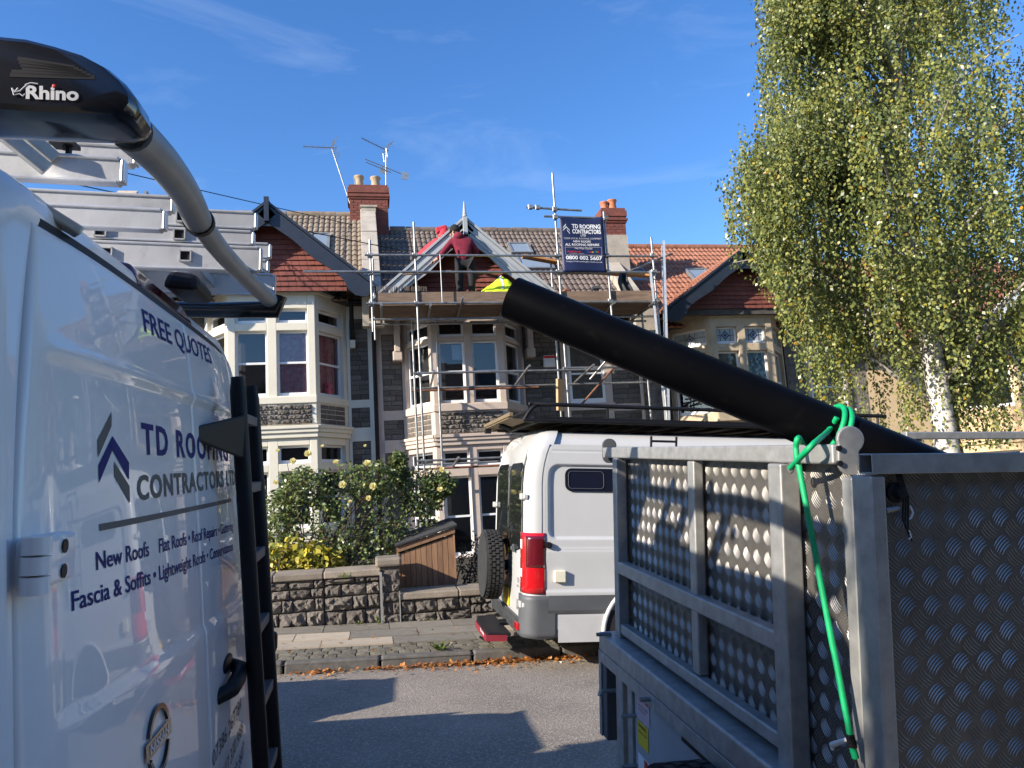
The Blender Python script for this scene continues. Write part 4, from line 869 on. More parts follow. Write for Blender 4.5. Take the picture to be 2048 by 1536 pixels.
def doorx(y, z, relief=True):
    x = sum(rake(z+k*.03) for k in (-2, -1, 0, 1, 2))/5-.035*((y-.96)/.9)**4
    if y < .10: x -= .5*(.10-y)**2
    if relief:
        zl = 1.40-.055*(y-.1); k = sstep(.11, .17, y)*sstep(1.84, 1.76, y)
        x -= .006*k*sstep(1.955, 1.940, z)*sstep(zl-.004, zl+.010, z)
        x += .006*math.exp(-((z-1.958)/.010)**2)*k
    return x
def dpt(px, py):
    x = 0
    for _ in range(12):
        p = pxl(FN, px, py, 0, x); x = doorx(max(-.1, min(2, p.y)), max(.3, min(2.3, p.z)))
    return p.y, p.z
# body: rings lofted along the length
def ring(x, y0, y1, z0, z1, rt, rb, n=7, tum=0.0, xr=True):
    pts = []
    for cy, cz, r, a0 in ((y1-rt, z1-rt, rt, 0), (y0+rt, z1-rt, rt, 90), (y0+rb, z0+rb, rb, 180), (y1-rb, z0+rb, rb, 270)):
        for i in range(n):
            a = rad(a0+90*i/(n-1)); y = cy+r*math.cos(a); z = cz+r*math.sin(a)
            y += -tum*(z-z0)*(1 if y > (y0+y1)/2 else -1)
            pts.append((x+(rake(z) if xr else 0), y, z))
    return pts
def loft(mb, rings, cap0=True, cap1=True):
    n = len(rings[0]); vs = [p for r in rings for p in r]; fs = []
    for i in range(len(rings)-1):
        for k in range(n): fs.append((i*n+k, i*n+(k+1) % n, (i+1)*n+(k+1) % n, (i+1)*n+k))
    if cap0: fs.append(tuple(range(n))[::-1])
    if cap1: fs.append(tuple(range((len(rings)-1)*n, len(rings)*n)))
    return mb.add(vs, fs)
mb = MB(); A = dict(rt=.15, rb=.08)
loft(mb, [ring(-5.75, .2, 1.72, .45, .95, .12, .1, xr=False), ring(-5.6, .02, 1.9, .34, 1.1, .15, .1, xr=False), ring(-4.9, -.10, 2.02, .32, 1.28, .16, .08, xr=False), ring(-4.1, -.11, 2.03, .32, 2.02, .2, .08, xr=False), ring(-3.6, -.11, 2.03, .32, 2.2, .18, .08, xr=False)]+[ring(x, -.11+i, 2.03-i, .32+i*.5, 2.283-i*.75, .235, .08, tum=.014) for x, i in ((-3.0, 0), (-1.6, 0), (-.6, 0), (-.28, 0), (-.17, .006), (-.10, .022), (-.055, .045), (-.032, .075), (-.026, .10))])
mb.build('body', vanw, NV, smooth=40)
for nm, ya, yb in (('rear_door', .045, .996), ('rear_door', 1.004, 1.865)):
    m = MB(); ys = lin(ya, yb, 90); zs = [.42]+lin(.50, 2.105, 150)
    def P(y, z, ya=ya, yb=yb):
        e = min(y-ya, yb-y, 2.163-z); rr = .012; dx = -(rr-math.sqrt(max(0, rr*rr-(rr-e)**2))) if e < rr else 0
        t_ = .10*max(0, (z-1.55)/.6)**2; yy = y+(t_*(yb-y)/(yb-ya) if ya < .5 else -t_*(y-ya)/(yb-ya)); return (doorx(yy, z)+dx, yy, z)
    ys = [ya, ya+.003, ya+.007, ya+.012]+lin(ya+.02, yb-.02, 90)+[yb-.012, yb-.007, yb-.003, yb]
    zs = lin(.42, 2.145, 160)+[2.151, 2.156, 2.160, 2.163]
    m.grid(P, ys, zs)
    o = m.build(nm, vanw, NV, smooth=180, fix=False); md = o.modifiers.new('s', 'SOLIDIFY'); md.thickness = .02; md.offset = -1
    if ya < .5: setp(o, 'left rear door with lettering and car maker badge')
    DOOR = o if ya < .5 else DOOR
m = MB(); m.grid(lambda y, z: (doorx(y, z, False)-.008, y, z), lin(.15, 1.78, 20), lin(2.155, 2.180, 4)); m.build('door_seal', blackp, NV, fix=False)
m = MB()
for y in (1.0,): m.grid(lambda u, z: (doorx(u, z, False)-.03, u, z), [.98, 1.02], lin(.4, 2.11, 30))
m.build('door_gap', blackp, NV, fix=False)
# hinges
def hinge(y, z, s):
    m = MB(); x = doorx(max(.05, min(1.85, y)), z, False)
    m.box(x-.012, x+.028, y-.055, y+.06, z-.036, z+.036); o = m.build('hinge', vanw, NV, bevel=.008)
    m = MB()
    for dz in (-.027, 0, .027): m.tube([(x+.02, y-.062*s, z+dz-.012), (x+.02, y-.062*s, z+dz+.012)], .019, 12)
    m.build('hinge_knuckle', vanw, o, smooth=60)
    m = MB()
    for dz in (-.018, .018): m.tube([(x+.0295, y+.012*s, z+dz), (x+.0305, y+.012*s, z+dz)], .0105, 12)
    m.build('hinge_bolt', blackp, o)
    m = MB()
    for dz in (-.024, 0, .024): m.box(x-.01, x+.022, y+.05*s, y+.078*s, z+dz-.009, z+dz+.009) if s > 0 else m.box(x-.01, x+.022, y-.078, y-.05, z+dz-.009, z+dz+.009)
    m.build('hinge_finger', vanw, o, bevel=.004)
hy, hz = dpt(78, 1120); hinge(hy, hz, 1); hinge(1.87, hz-.02, -1); hinge(hy, .80, 1); hinge(1.87, .8, -1)
# lettering on the doors
def dsurf(y, z): return (doorx(y, z)+.0012, y, z)
def dtext(body, pl, pr, cap, mat, bold=.012, name='lettering', sp=1.0):
    (ya, za), (yb, zb) = dpt(*pl), dpt(*pr); k = (zb-za)/(yb-ya)
    return text_mb(body, ya, 0, yb, cap, lambda u, v: dsurf(u, za+k*(u-ya)+v), 'l', bold, sp).build(name, mat, DOOR, fix=False)
dtext('FREE QUOTES', (289, 662), (424, 728), .050, navyp); dtext('TD ROOFING', (284, 906), (456, 921), .062, navyp, .03, sp=1.25); dtext('CONTRACTORS LTD', (275, 1000), (470, 968), .048, greyprint, .03, sp=1.15)
dtext('New Roofs    Flat Roofs • Roof Repairs • Guttering', (192, 1140), (466, 1060), .030, navyp); dtext('Fascia & Soffits • Lightweight Roofs • Conservatories', (143, 1222), (466, 1100), .030, navyp)
dtext('07386 267784', (425, 1536), (482, 1418), .040, greyprint, 0); dtext('0117 370 9986', (440, 1580), (486, 1462), .040, greyprint, 0); dtext('0800 002 5607', (446, 1626), (488, 1506), .04, navyp, 0)
(ya, za), (yb, zb) = dpt(198, 1055), dpt(462, 1000)
m = MB(); m.grid(lambda u, v: dsurf(u, za+(zb-za)*(u-ya)/(yb-ya)+v), lin(ya, yb, 30), [-.006, .006]); m.build('underline', greyprint, DOOR, fix=False)
def pg(pts, mat, name): m = MB(); m.add([dsurf(*dpt(*p)) for p in pts], [tuple(range(len(pts)))]); return m.build(name, mat, DOOR, fix=False)
pg([(194, 880), (222, 824), (222, 852), (195, 915)], greyprint, 'chevron_logo'); pg([(196, 930), (224, 872), (224, 900), (197, 966)], navyp, 'chevron_logo'); pg([(224, 872), (257, 925), (257, 960), (224, 900)], navyp, 'chevron_logo'); pg([(227, 923), (258, 972), (259, 1007), (228, 953)], greyprint, 'chevron_logo')
cy, cz = dpt(314, 1478); m = MB(); r0, r1 = .066, .056
for a0, a1 in ((20, 160), (200, 340)):
    A_ = [rad(a0+(a1-a0)*i/16) for i in range(17)]
    vs = [Vector(dsurf(cy+r*1.08*math.cos(a), cz+r*math.sin(a)))+Vector((d, 0, 0)) for a in A_ for r, d in ((r0, .0), (r0, .006), (r1, .006), (r1, 0))]
    m.add(vs, [(i*4+k, i*4+4+k, i*4+5+k, i*4+1+k) for i in range(16) for k in range(3)])
m.build('badge_ring', blackg, DOOR)
m = MB(); m.grid(lambda u, v: Vector(dsurf(u, v))+Vector((.004, 0, 0)), lin(cy-.085, cy+.085, 6), [cz-.016, cz+.016]); m.build('badge_bar', blackg, DOOR, fix=False)
text_mb('NISSAN', cy-.062, cz-.009, cy+.062, .018, lambda u, v: Vector(dsurf(u, v))+Vector((.005, 0, 0)), 'l', .02).build('badge_lettering', silverp, DOOR, fix=False)
# handle on the far door, tail lamps, number plate recess
hy2, hz2 = dpt(452, 1357); x = doorx(hy2, hz2)
m = MB(); m.tube([(x-.01, hy2-.12, hz2-.022), (x+.028, hy2-.07, hz2-.012), (x+.034, hy2, hz2), (x+.028, hy2+.07, hz2+.01), (x-.01, hy2+.11, hz2+.015)], [.02, .023, .023, .022, .018], 10); m.ball((x-.002, hy2+.03, hz2+.035), .008, .07, .025); m.build('door_handle', blackp, NV, smooth=60)
for y in (1.945, -.02):
    m = MB(); m.box(-.02, .085, y-.045, y+.05, .72, 1.14); m.build('tail_lamp', redl, NV, bevel=.02)
m = MB(); m.box(-.02, .12, 1.89, 1.93, 1.075, 1.15); m.build('lamp_bracket', blackp, NV, bevel=.015)
m = MB(); m.grid(lambda u, v: Vector((doorx(u, v, False)+.016, u, v)), lin(.62, 1.30, 12), lin(.70, .78, 3)); m.build('number_plate_trim', blackp, NV, fix=False)
m = MB(); m.box(-.1, .16, -.08, 2.0, .36, .52); m.build('rear_bumper', greyp, NV, bevel=.04)
ly, lz = dpt(345, 582); m = MB()
m.hexa([(-.14, .72, 2.20), (-.065, .72, 2.19), (-.065, 1.24, 2.19), (-.14, 1.24, 2.20), (-.15, .75, 2.262), (-.10, .74, 2.25), (-.10, 1.22, 2.25), (-.15, 1.20, 2.262)]); m.build('high_brake_lamp', dredl, NV, bevel=.01)
for x in (-.95, -4.55):
    for y in (.02, 1.9):
        m = MB(); m.lathe([(.2, -.11), (.31, -.11), (.335, -.08), (.335, .08), (.31, .11), (.2, .11)], (x, y, .31), 24, axis=1); w_ = m.build('wheel', rubber, NV, smooth=40); m = MB(); m.lathe([(0, -.09), (.19, -.09), (.2, -.1), (.2, .1), (.19, .09), (0, .09)], (x, y, .31), 20, axis=1); m.build('rim', tubem, w_, smooth=40)
m = MB(); m.add([(-4.92, .08, 1.32), (-4.92, 1.84, 1.32), (-4.14, 1.75, 1.98), (-4.14, .17, 1.98)], [(0, 1, 2, 3)]); m.build('windscreen', DGLASS, NV, fix=False)
# rear door ladder (black) bolted to the far door
def lx(z): return .055+(2.02-z)*.083
LD = MB(); m = LD
for y in (1.30, 1.58): m.tube([(lx(2.06), y, 2.045), (lx(2.02), y, 2.0), (lx(1.5), y, 1.5), (lx(.55), y, .55)], [.018, .024, .024, .024], 10)
lad = m.build('door_ladder', blackp, NV, smooth=60)
for z in lin(.62, 1.92, 7):
    m = MB(); m.box(lx(z)-.014, lx(z)+.014, 1.30, 1.58, z-.016, z+.016); m.build('ladder_rung', greyp, lad, bevel=.004)
m = MB(); by, bz = 1.10, 1.86; m.hexa([(doorx(1.06, 1.84)-.005, 1.06, 1.84), (lx(1.86)+.012, 1.28, 1.79), (lx(1.86)+.012, 1.32, 1.79), (doorx(1.12, 1.84), 1.12, 1.84), (doorx(1.06, 1.885)-.005, 1.06, 1.885), (lx(1.86)+.012, 1.28, 1.93), (lx(1.86)+.012, 1.32, 1.93), (doorx(1.12, 1.885), 1.12, 1.885)]); m.build('ladder_bracket', blackp, lad, bevel=.01)
# roof rack
for x in (-.55, -1.5, -3.0): RKk = MB(); RKk.tube([(x, -.03, 2.24), (x, .0, 2.315), (x, .2, 2.345), (x, 1.75, 2.345), (x, 1.93, 2.315), (x, 1.96, 2.24)], .022, 8); RKk.build('roof_bar', galv, NV, smooth=60)
m = MB(); m.tube([(-3.3, .03, 2.30), (-.1, .03, 2.30)], .028, 8); m.build('rack_rail', blackg, NV, smooth=60); m = MB(); m.tube([(-3.3, 1.93, 2.30), (-.5, 1.93, 2.30)], .028, 8); m.build('rack_rail', blackg, NV, smooth=60)
# moulded end of the rack with its maker's name
prof = [pxl(FN, px, py, 1, .02) for px, py in ((-160, 60), (-60, 72), (0, 82), (60, 88), (120, 103), (180, 122), (225, 146), (258, 175), (276, 200), (279, 222), (268, 238), (240, 246), (150, 244), (60, 240), (0, 236), (-160, 230))]
poly = [(p.x, p.z) for p in prof]; cxm = sum(p[0] for p in poly)/len(poly); czm = sum(p[1] for p in poly)/len(poly)
m = MB(); rings_ = []
for y, k in ((-.005, .80), (.0, .92), (.012, .985), (.03, 1.0), (.075, 1.0), (.095, .97), (.108, .88)): rings_.append([(cxm+(a-cxm)*(k if abs(a-cxm) < .3 else k), y, czm+(b-czm)*k) for a, b in poly])
loft(m, rings_); EM = m.build('rack_end_moulding', blackg, NV, smooth=35)
yf_ = -.006
def emp(px, py, y=yf_): return pxl(FN, px, py, 1, y)
m = MB()
for i in range(6):
    a, b = (36+3*i-(6*i if i > 3 else 0), 118+6.5*i), (150+8*i, 136+4.0*i); m.beam(emp(*a, -.004), emp(*b, -.004), .006, .0032, (0, 1, 0))
m.build('grille_ribs', blackp, EM)
def efn(px0, py0, px1, h):
    a, b = emp(px0, py0), emp(px1, py0+4); d = (b-a); L_ = d.length; d.normalize(); up = Vector((0, 1, 0)).cross(d).normalized(); up = up if up.z > 0 else -up; return a, d, up, L_
a, d, up, L_ = efn(52, 197, 158, 0)
text_mb('Rhino', 0, 0, L_, .0185, lambda u, v: a+d*u+up*v+Vector((0, -.001, 0)), 'l', .035).build('maker_lettering', silverp, EM, fix=False)
m = MB(); m.ball(emp(108, 172, -.0075), .0028, .001, .0028, 10, 6); m.build('red_dot', redprint, EM)
m = MB()
for pts in (((50, 170), (62, 166), (76, 168)), ((24, 176), (30, 184), (40, 182), (48, 175), (56, 168)), ((24, 176), (28, 190), (40, 188), (46, 192), (50, 188)), ((30, 184), (36, 176))):
    m.tube([emp(px, py, -.0068) for px, py in pts], .0010, 5)
m.build('rhino_outline_logo', silverp, EM)
# rear roller tube
RL = [((228, 238), .07), ((262, 262), .12), ((330, 330), .36), ((372, 390), .62), ((396, 440), .80), ((440, 500), 1.12), ((490, 553), 1.44), ((543, 603), 1.80)]
pts = [pxl(FN, p[0], p[1], 1, y) for p, y in RL]
def smooth_path(P, k=5):
    out_ = []; n = len(P)
    for i in range(n-1):
        p0, p1, p2, p3 = P[max(0, i-1)], P[i], P[i+1], P[min(n-1, i+2)]
        for j in range(k):
            t = j/k; out_.append(.5*((2*p1)+(p2-p0)*t+(2*p0-5*p1+4*p2-p3)*t*t+(3*p1-p0-3*p2+p3)*t**3))
    return out_+[P[-1]]
rollm = M('grey_roller', (.30, .295, .285), .5, metal=.35, var=.12, scale=8)
m = MB(); m.tube(smooth_path(pts[1:5]), .033, 16); RO = m.build('rear_roller', rollm, NV, smooth=60); m = MB(); m.tube(smooth_path(pts[4:]), .029, 14); m.build('rear_roller', rollm, NV, smooth=60)
m = MB(); m.tube([pts[0], pts[1]], [.022, .03], 12); m.tube(smooth_path(pts[4:5]+[pts[4]+(pts[5]-pts[4])*.08]), .037, 14); m.build('roller_collar', blackp, RO, smooth=60)
e = pts[-1]; m = MB(); m.tube([e+Vector((-.9, .02, -.04)), e+Vector((-.2, .02, -.035)), e+Vector((.02, .0, -.03)), e+Vector((.028, -.0, .02))], [.03, .03, .034, .03], 12); m.build('rack_foot', blackg, NV, smooth=60)
bp = pxl(FN, 378, 572, 1, 1.18); m = MB(); m.hexa([(bp.x-.05, 1.06, bp.z-.03), (bp.x+.05, 1.08, bp.z-.03), (bp.x+.05, 1.3, bp.z-.03), (bp.x-.05, 1.3, bp.z-.03), (bp.x-.035, 1.08, bp.z+.025), (bp.x+.04, 1.1, bp.z+.02), (bp.x+.04, 1.28, bp.z+.02), (bp.x-.035, 1.28, bp.z+.025)]); m.build('rack_bracket', blackp, NV, bevel=.02)
# ladders on the rack
def rladder(label, x0, x1, ys, z, hh, first, n, tip=0):
    t = thing('roof_ladder', label, 'ladder', mat=FN, group='ladders carried on the van roof')
    for y in ys:
        m = MB(); m.box(x0, x1, y, y+.024, z, z+hh); m.box(x0, x1-.004, y-.005, y+.028, z+hh-.006, z+hh+.002); m.box(x0, x1-.004, y-.005, y+.028, z-.002, z+.005); m.build('stile', alum, t, bevel=.003)
        m = MB(); m.box(x1-.002, x1+.007, y-.003, y+.027, z+.002, z+hh-.002); m.build('end_cap', alum, t, bevel=.004)
    x = first
    while x > x0:
        m = MB(); a = .0165
        for s_ in (-1, 1): m.box(x-a-.002, x+a+.002, ys[0]-.012, ys[1]+.036, z+hh/2+s_*a-.002, z+hh/2+s_*a+.002); m.box(x+s_*a-.002, x+s_*a+.002, ys[0]-.012, ys[1]+.036, z+hh/2-a-.002, z+hh/2+a+.002)
        rg_ = m.build('rung', alum, t); m = MB(); m.box(x-a+.002, x+a-.002, ys[0]-.004, ys[1]-.03, z+hh/2-a+.002, z+hh/2+a-.002); m.build('rung_bore_shade', dark, rg_); x -= .235  # black plug paints in the shade of the hollow rung end
    return t
for k, (pt, pb, xe) in enumerate((((510, 422), (510, 460), (365, 440)), ((505, 460), (505, 492), (360, 470)), ((520, 492), (520, 545), (372, 503)))):
    yy = 1.40; a, b, r_ = pxl(FN, *pt, 1, yy), pxl(FN, *pb, 1, yy), pxl(FN, *xe, 1, yy)
    rladder(('topmost', 'middle', 'lowest')[k]+' of the three stacked aluminium ladders above the van doors', -3.6, a.x, (yy, yy+.36), b.z+.004, a.z-b.z-.008, r_.x, 12)
a, b = pxl(FN, 268, 292, 1, .72), pxl(FN, 268, 330, 1, .72); rladder('upper aluminium ladder at the top left of the van roof', -3.6, a.x, (.72, 1.06), b.z, a.z-b.z, a.x-.55, 12)
a, b = pxl(FN, 243, 316, 1, .60), pxl(FN, 243, 366, 1, .60); rladder('lower aluminium ladder at the top left of the van roof', -3.6, a.x, (.60, .94), b.z, a.z-b.z, a.x-.62, 12)
m = MB(); m.beam(pxl(FN, -60, 330, 1, .20), pxl(FN, 160, 466, 1, .30), .03, .018); m.build('rack_leg', galv, NV, bevel=.004)
m = MB(); a, b = pxl(FN, 0, 262, 1, .50), pxl(FN, 95, 340, 1, .55); m.beam(a, b, .02, .028); a, b = pxl(FN, 30, 250, 1, .55), pxl(FN, 110, 318, 1, .6); m.beam(a, b, .02, .028); m.build('ladder_clamp', galv, NV, bevel=.003)
a = pxl(FN, 135, 290, 1, .62); m = MB(); m.tube([a+Vector((0, 0, -.03)), a], .01, 8); m.box(a.x-.03, a.x+.02, a.y-.02, a.y+.02, a.z-.004, a.z+.004); m.tube([a+Vector((-.05, 0, .02)), a+Vector((-.02, 0, .012)), a+Vector((.015, 0, 0))], .006, 6); m.build('clamp_knob', blackp, NV)

# ------------------------------------------------------------------ tipper trailer
FT = frame((1.10, 1.67, -.05), 2.4, 3.7)
TR = thing('tipper_trailer', 'galvanised tipper trailer with tread plate sides at the right', 'trailer', mat=FT)
def tb(name, x0, x1, y0, y1, z0, z1, mat=galv, bev=.006, parent=TR): m = MB(); m.box(x0, x1, y0, y1, z0, z1); return m.build(name, mat, parent, bevel=bev, seg=3)
tb('top_rail', -.045, .005, .135, 2.02, 1.765, 1.815); tb('post', -.05, .0, 1.80, 1.86, .93, 1.763); tb('post', -.038, .0, .975, 1.03, 1.015, 1.762); tb('post', -.06, -.001, .355, .425, .86, 1.763)
tb('post', -.03, .03, .085, .128, .80, 1.735); tb('corner_post', -.055, -.018, -.022, .052, .70, 1.742)
tb('mid_rail', -.052, -.004, .427, 1.798, 1.237, 1.293); tb('lower_rail', -.045, -.004, .427, 1.798, .968, 1.012)
tb('bed_beam', -.10, .02, .33, 1.96, .86, .945, bev=.01); tb('bed_lip', -.10, -.09, .33, 1.96, .81, .861, bev=.002)
for p in ((0, 0),):
    m = MB(); m.prism([(-.03, 1.795), (.022, 1.795), (.022, 1.742), (-.03, 1.742)], 1, -.024, -.024+.004); 
m = MB(); m.tube([(-.058, .012, 1.742), (-.058, .012, 1.792)], .001, 4)
# side wall towards the camera
sr = MB(); w_ = .004
for a in ((-.055, 2.9, -.028, -.024, 1.746, 1.792), (-.055, 2.9, .018, .022, 1.746, 1.792), (-.055, 2.9, -.024, .018, 1.788, 1.792), (-.055, 2.9, -.024, .018, 1.746, 1.750)): sr.box(*a)
sr.build('side_top_rail', galv, TR, bevel=.002)
sh = MB(); sh.box(-.016, 2.85, .004, .010, .80, 1.745); sh.box(.012, .016, .05, 1.95, .88, 1.764); PL = sh.build('tread_plate', treadm, TR)
def bars(mb, org, U, V, N, nu, nv, pitch, L_=.047, gap=.0074, n=5):
    for i in range(nu):
        for j in range(nv):
            if (i+j) % 2: continue
            c = org+U*((i+.5)*pitch)+V*((j+.5)*pitch); s_ = 1 if j % 2 else -1
            a = rad(45)*s_; d = U*math.cos(a)+V*math.sin(a); e_ = N.cross(d)
            for k in range(n):
                o = e_*((k-(n-1)/2)*gap); l = L_*(.78, .94, 1, .94, .78)[k]/2; r = .0018; h = .0020
                bend = e_*.0018*(1 if s_ > 0 else -1)
                P = [c+o-d*l-bend*1.4, c+o-d*l*.5+bend*.1, c+o+bend*.6, c+o+d*l*.5+bend*.1, c+o+d*l-bend*1.4]; vs = []
                for t, p in enumerate(P):
                    rr = r*(.35, .9, 1, .9, .35)[t]; hh = h*(.3, .9, 1, .9, .3)[t]
                    vs += [p-e_*rr, p+N*hh, p+e_*rr]
                mb.add(vs, [q for t in range(4) for q in ((t*3, t*3+3, t*3+4, t*3+1), (t*3+1, t*3+4, t*3+5, t*3+2))])
X, Y_, Z_ = Vector((1, 0, 0)), Vector((0, 1, 0)), Vector((0, 0, 1)); pit = .033
m = MB(); bars(m, Vector((-.012, .0038, .80)), X, Z_, -Y_, 21, 29, pit); bars(m, Vector((.0118, .055, .89)), Y_, Z_, -X, 56, 26, pit); m.build('tread_bars', barm, TR, fix=False, kind='stuff')
m = MB(); bars(m, Vector((-.012+22*pit, .0038, .80)), X, Z_, -Y_, 63, 29, pit); m.build('tread_bars', barm, TR, fix=False, kind='stuff')
# hinge lugs: rounded plates at the rail ends
def lug(xc, y, mat, s=1):
    m = MB(); P = [(xc+.037*math.cos(rad(a)), 1.826+.034*math.sin(rad(a))) for a in lin(-35, 200, 15)]
    P += [(xc-.036, 1.795), (xc-.037, 1.775)]+[(xc-.004+.032*math.cos(rad(a)), 1.768+.030*math.sin(rad(a))) for a in lin(180, 275, 6)]+[(xc+.020, 1.738), (xc+.020, 1.795)]
    m.prism(P, 1, y, y+.012); return m.build('hinge_lug', mat, TR, bevel=.003)
lug(.0, .122, galv); lug(-.005, 2.03, greyp)
for z in (1.805, 1.768): m = MB(); m.tube([(-.036, .116, z), (-.036, .124, z)], .007, 10); m.build('lug_pin', blackp, TR)
# far side rail, bed, chassis
tb('far_rail', 1.53, 3.0, 1.86, 1.90, 1.845, 1.885); tb('far_rail_bracket', 1.60, 1.63, 1.87, 1.89, 1.80, 1.846); tb('far_side', .03, 2.85, 1.905, 1.911, .92, 1.72, treadm, 0); tb('bed', .0, 2.9, .02, 1.93, .88, .905, greyp, 0); tb('tail_gate', 2.86, 2.87, .02, 1.93, .92, 1.7, treadm, 0)
tb('chassis', -.02, 2.6, .55, .65, .42, .52); tb('chassis', -.02, 2.6, 1.3, 1.4, .42, .52); tb('drawbar', -.95, .2, .90, 1.0, .40, .50)
m = MB(); m.tube([(-.95, .95, .47), (-1.05, .95, .50)], .045, 12); m.build('hitch_coupling', blackp, TR, smooth=60)
sheet = M('grey_headboard', (.36, .375, .39), .45, var=.08)
tb('pump_cover', -.075, -.065, .25, 1.54, .20, .858, sheet, .002); tb('lower_post', -.085, -.03, 1.55, 1.61, .12, .858); tb('lower_post', -.085, -.03, 1.67, 1.76, .12, .858); tb('mudguard_channel', -.09, -.0, 1.88, 1.955, .47, .858, greyp); tb('channel_edge', -.098, -.091, 1.94, 1.975, .47, .858)
tb('locker_slot', -.078, -.0745, .75, 1.05, .775, .80, blackp, 0)
def tsheet(pts, mat, name, x=-.0775):
    m = MB(); m.add([(x, y-.165, z) for y, z in pts], [tuple(range(len(pts)))]); return m.build(name, mat, TR, fix=False)
pk = M('pink_label', (.58, .42, .44), .5, var=.1)
tsheet([(1.67, .835), (1.53, .835), (1.53, .70), (1.67, .70)], pk, 'warning_label'); tsheet([(1.67, .695), (1.55, .695), (1.55, .60), (1.67, .60)], yellowp, 'warning_label'); tsheet([(1.67, .565), (1.36, .565), (1.36, .50), (1.67, .50)], whitep, 'rating_label'); tsheet([(1.67, .495), (1.36, .495), (1.36, .2), (1.67, .2)], bluestk, 'instruction_label')
for body, z, h, mat, ya, yb in (('DANGER', .805, .018, redprint, 1.655, 1.56), ('STAND CLEAR', .78, .014, redprint, 1.655, 1.54), ('KEEP OUT FROM', .755, .009, greyprint, 1.655, 1.55), ('UNDER BODY', .74, .009, greyprint, 1.655, 1.57), ('WARNING', .672, .014, blackp, 1.66, 1.57), ('USE BODY PROP', .65, .009, blackp, 1.66, 1.565), ('3500', .52, .03, blackp, 1.50, 1.38), ('TIPPER', .45, .03, silverp, 1.65, 1.42), ('OPERATION', .40, .025, silverp, 1.65, 1.42)):
    text_mb(body, 0, z, ya-yb, h, lambda u, v, ya=ya: (-.0785, ya-.165-u, v), 'l', .01).build('label_lettering', mat, TR, fix=False)
tsheet([(1.60, .56), (1.56, .56), (1.56, .505), (1.60, .505)], redprint, 'rating_label_patch', -.0782)
# spare wheel on the headboard
def tyre(parent, c, r, w, axis, name='tyre', lugs=True, rimm=None, rimr=.6, blocks=44, rows=4):
    m = MB(); rr = r-.02; m.lathe([(r*rimr, -w*.42), (r*.8, -w*.5), (r*.94, -w*.46), (rr, -w*.36), (rr, w*.36), (r*.94, w*.46), (r*.8, w*.5), (r*rimr, w*.42)], c, 40, axis); ty = m.build(name, rubber, parent, smooth=40)
    if lugs:
        m = MB()
        for i in range(blocks):
            for k in range(rows):
                t = 2*math.pi*(i+.5*(k % 2))/blocks; hw = w*.8/rows/2*.82; cw = -w*.4+w*.8*(k+.5)/rows; dt = 2*math.pi/blocks*.36
                q = []
                for rad_ in (rr-.004, r):
                    for (tt, hh) in ((t-dt, cw-hw), (t+dt, cw-hw*.6), (t+dt*.8, cw+hw), (t-dt, cw+hw*.7)):
                        p = [rad_*math.cos(tt), rad_*math.sin(tt)]; p.insert(axis, hh); q.append(Vector(p)+Vector(c))
                m.hexa(q)
        m.build('tread_blocks', rubber, ty, kind='stuff')
    m = MB(); m.lathe([(0, -w*.25), (r*.2, -w*.25), (r*.3, -w*.1), (r*rimr*.9, -w*.15), (r*rimr, -w*.42), (r*rimr, w*.42), (r*rimr*.9, w*.3), (0, w*.2)], c, 28, axis); m.build('rim', rimm or tubem, ty, smooth=40)
    return ty
SW = tyre(TR, (-.20, .68, .51), .325, .20, 0, 'spare_wheel', blocks=30, rows=4)
for y in (.12, 1.82): tyre(TR, (1.5, y, .33), .33, .2, 1, 'wheel', lugs=False)
for y in (.12, 1.82): tyre(TR, (2.2, y, .33), .33, .2, 1, 'wheel', lugs=False)
# bolts and pins
for y, z in ((1.80, .72), (1.53, .70), (1.53, .5), (1.30, .84), (1.86, .955)): m = MB(); m.tube([(-.14, y, z), (-.07, y, z)], .009, 8); m.build('bolt', tubem, TR)
m = MB(); m.tube([(-.14, 1.80, .72), (-.15, 1.795, .70)], .012, 8); m.build('release_pin', tubem, TR)
# latch with hanging clips on the side wall
a = pxl(FT, 1790, 985, 1, .0); m = MB(); m.lathe([(.022, 0), (.024, -.01), (.015, -.014), (.012, -.03), (.0, -.031)], (a.x, .003, a.z), 16, 1); LA = m.build('latch', blackp, TR, smooth=40)
m = MB()
for dx, L_ in ((.006, .075), (.012, .09), (.0, .06)): m.tube([(a.x+dx-.004, -.012, a.z+.045), (a.x+dx+.006, -.02, a.z-.01), (a.x+dx+.002, -.018, a.z-L_), (a.x+dx+.010, -.02, a.z-L_-.018)], .0022, 6)
m.build('latch_cord', blackp, LA); m = MB(); m.tube([(a.x+.022, -.02, a.z-.03), (a.x+.027, -.022, a.z-.045), (a.x+.024, -.02, a.z-.055), (a.x+.018, -.02, a.z-.06)], .0022, 6); m.tube([(a.x+.015, -.02, a.z-.085), (a.x+.02, -.02, a.z-.10), (a.x+.014, -.02, a.z-.105)], .0022, 6); m.build('latch_hook', silverp, LA); m = MB(); m.tube([(a.x-.03, -.006, a.z-.04), (a.x+.0, -.01, a.z-.035)], .006, 6); m.build('latch_tongue', galv, LA)
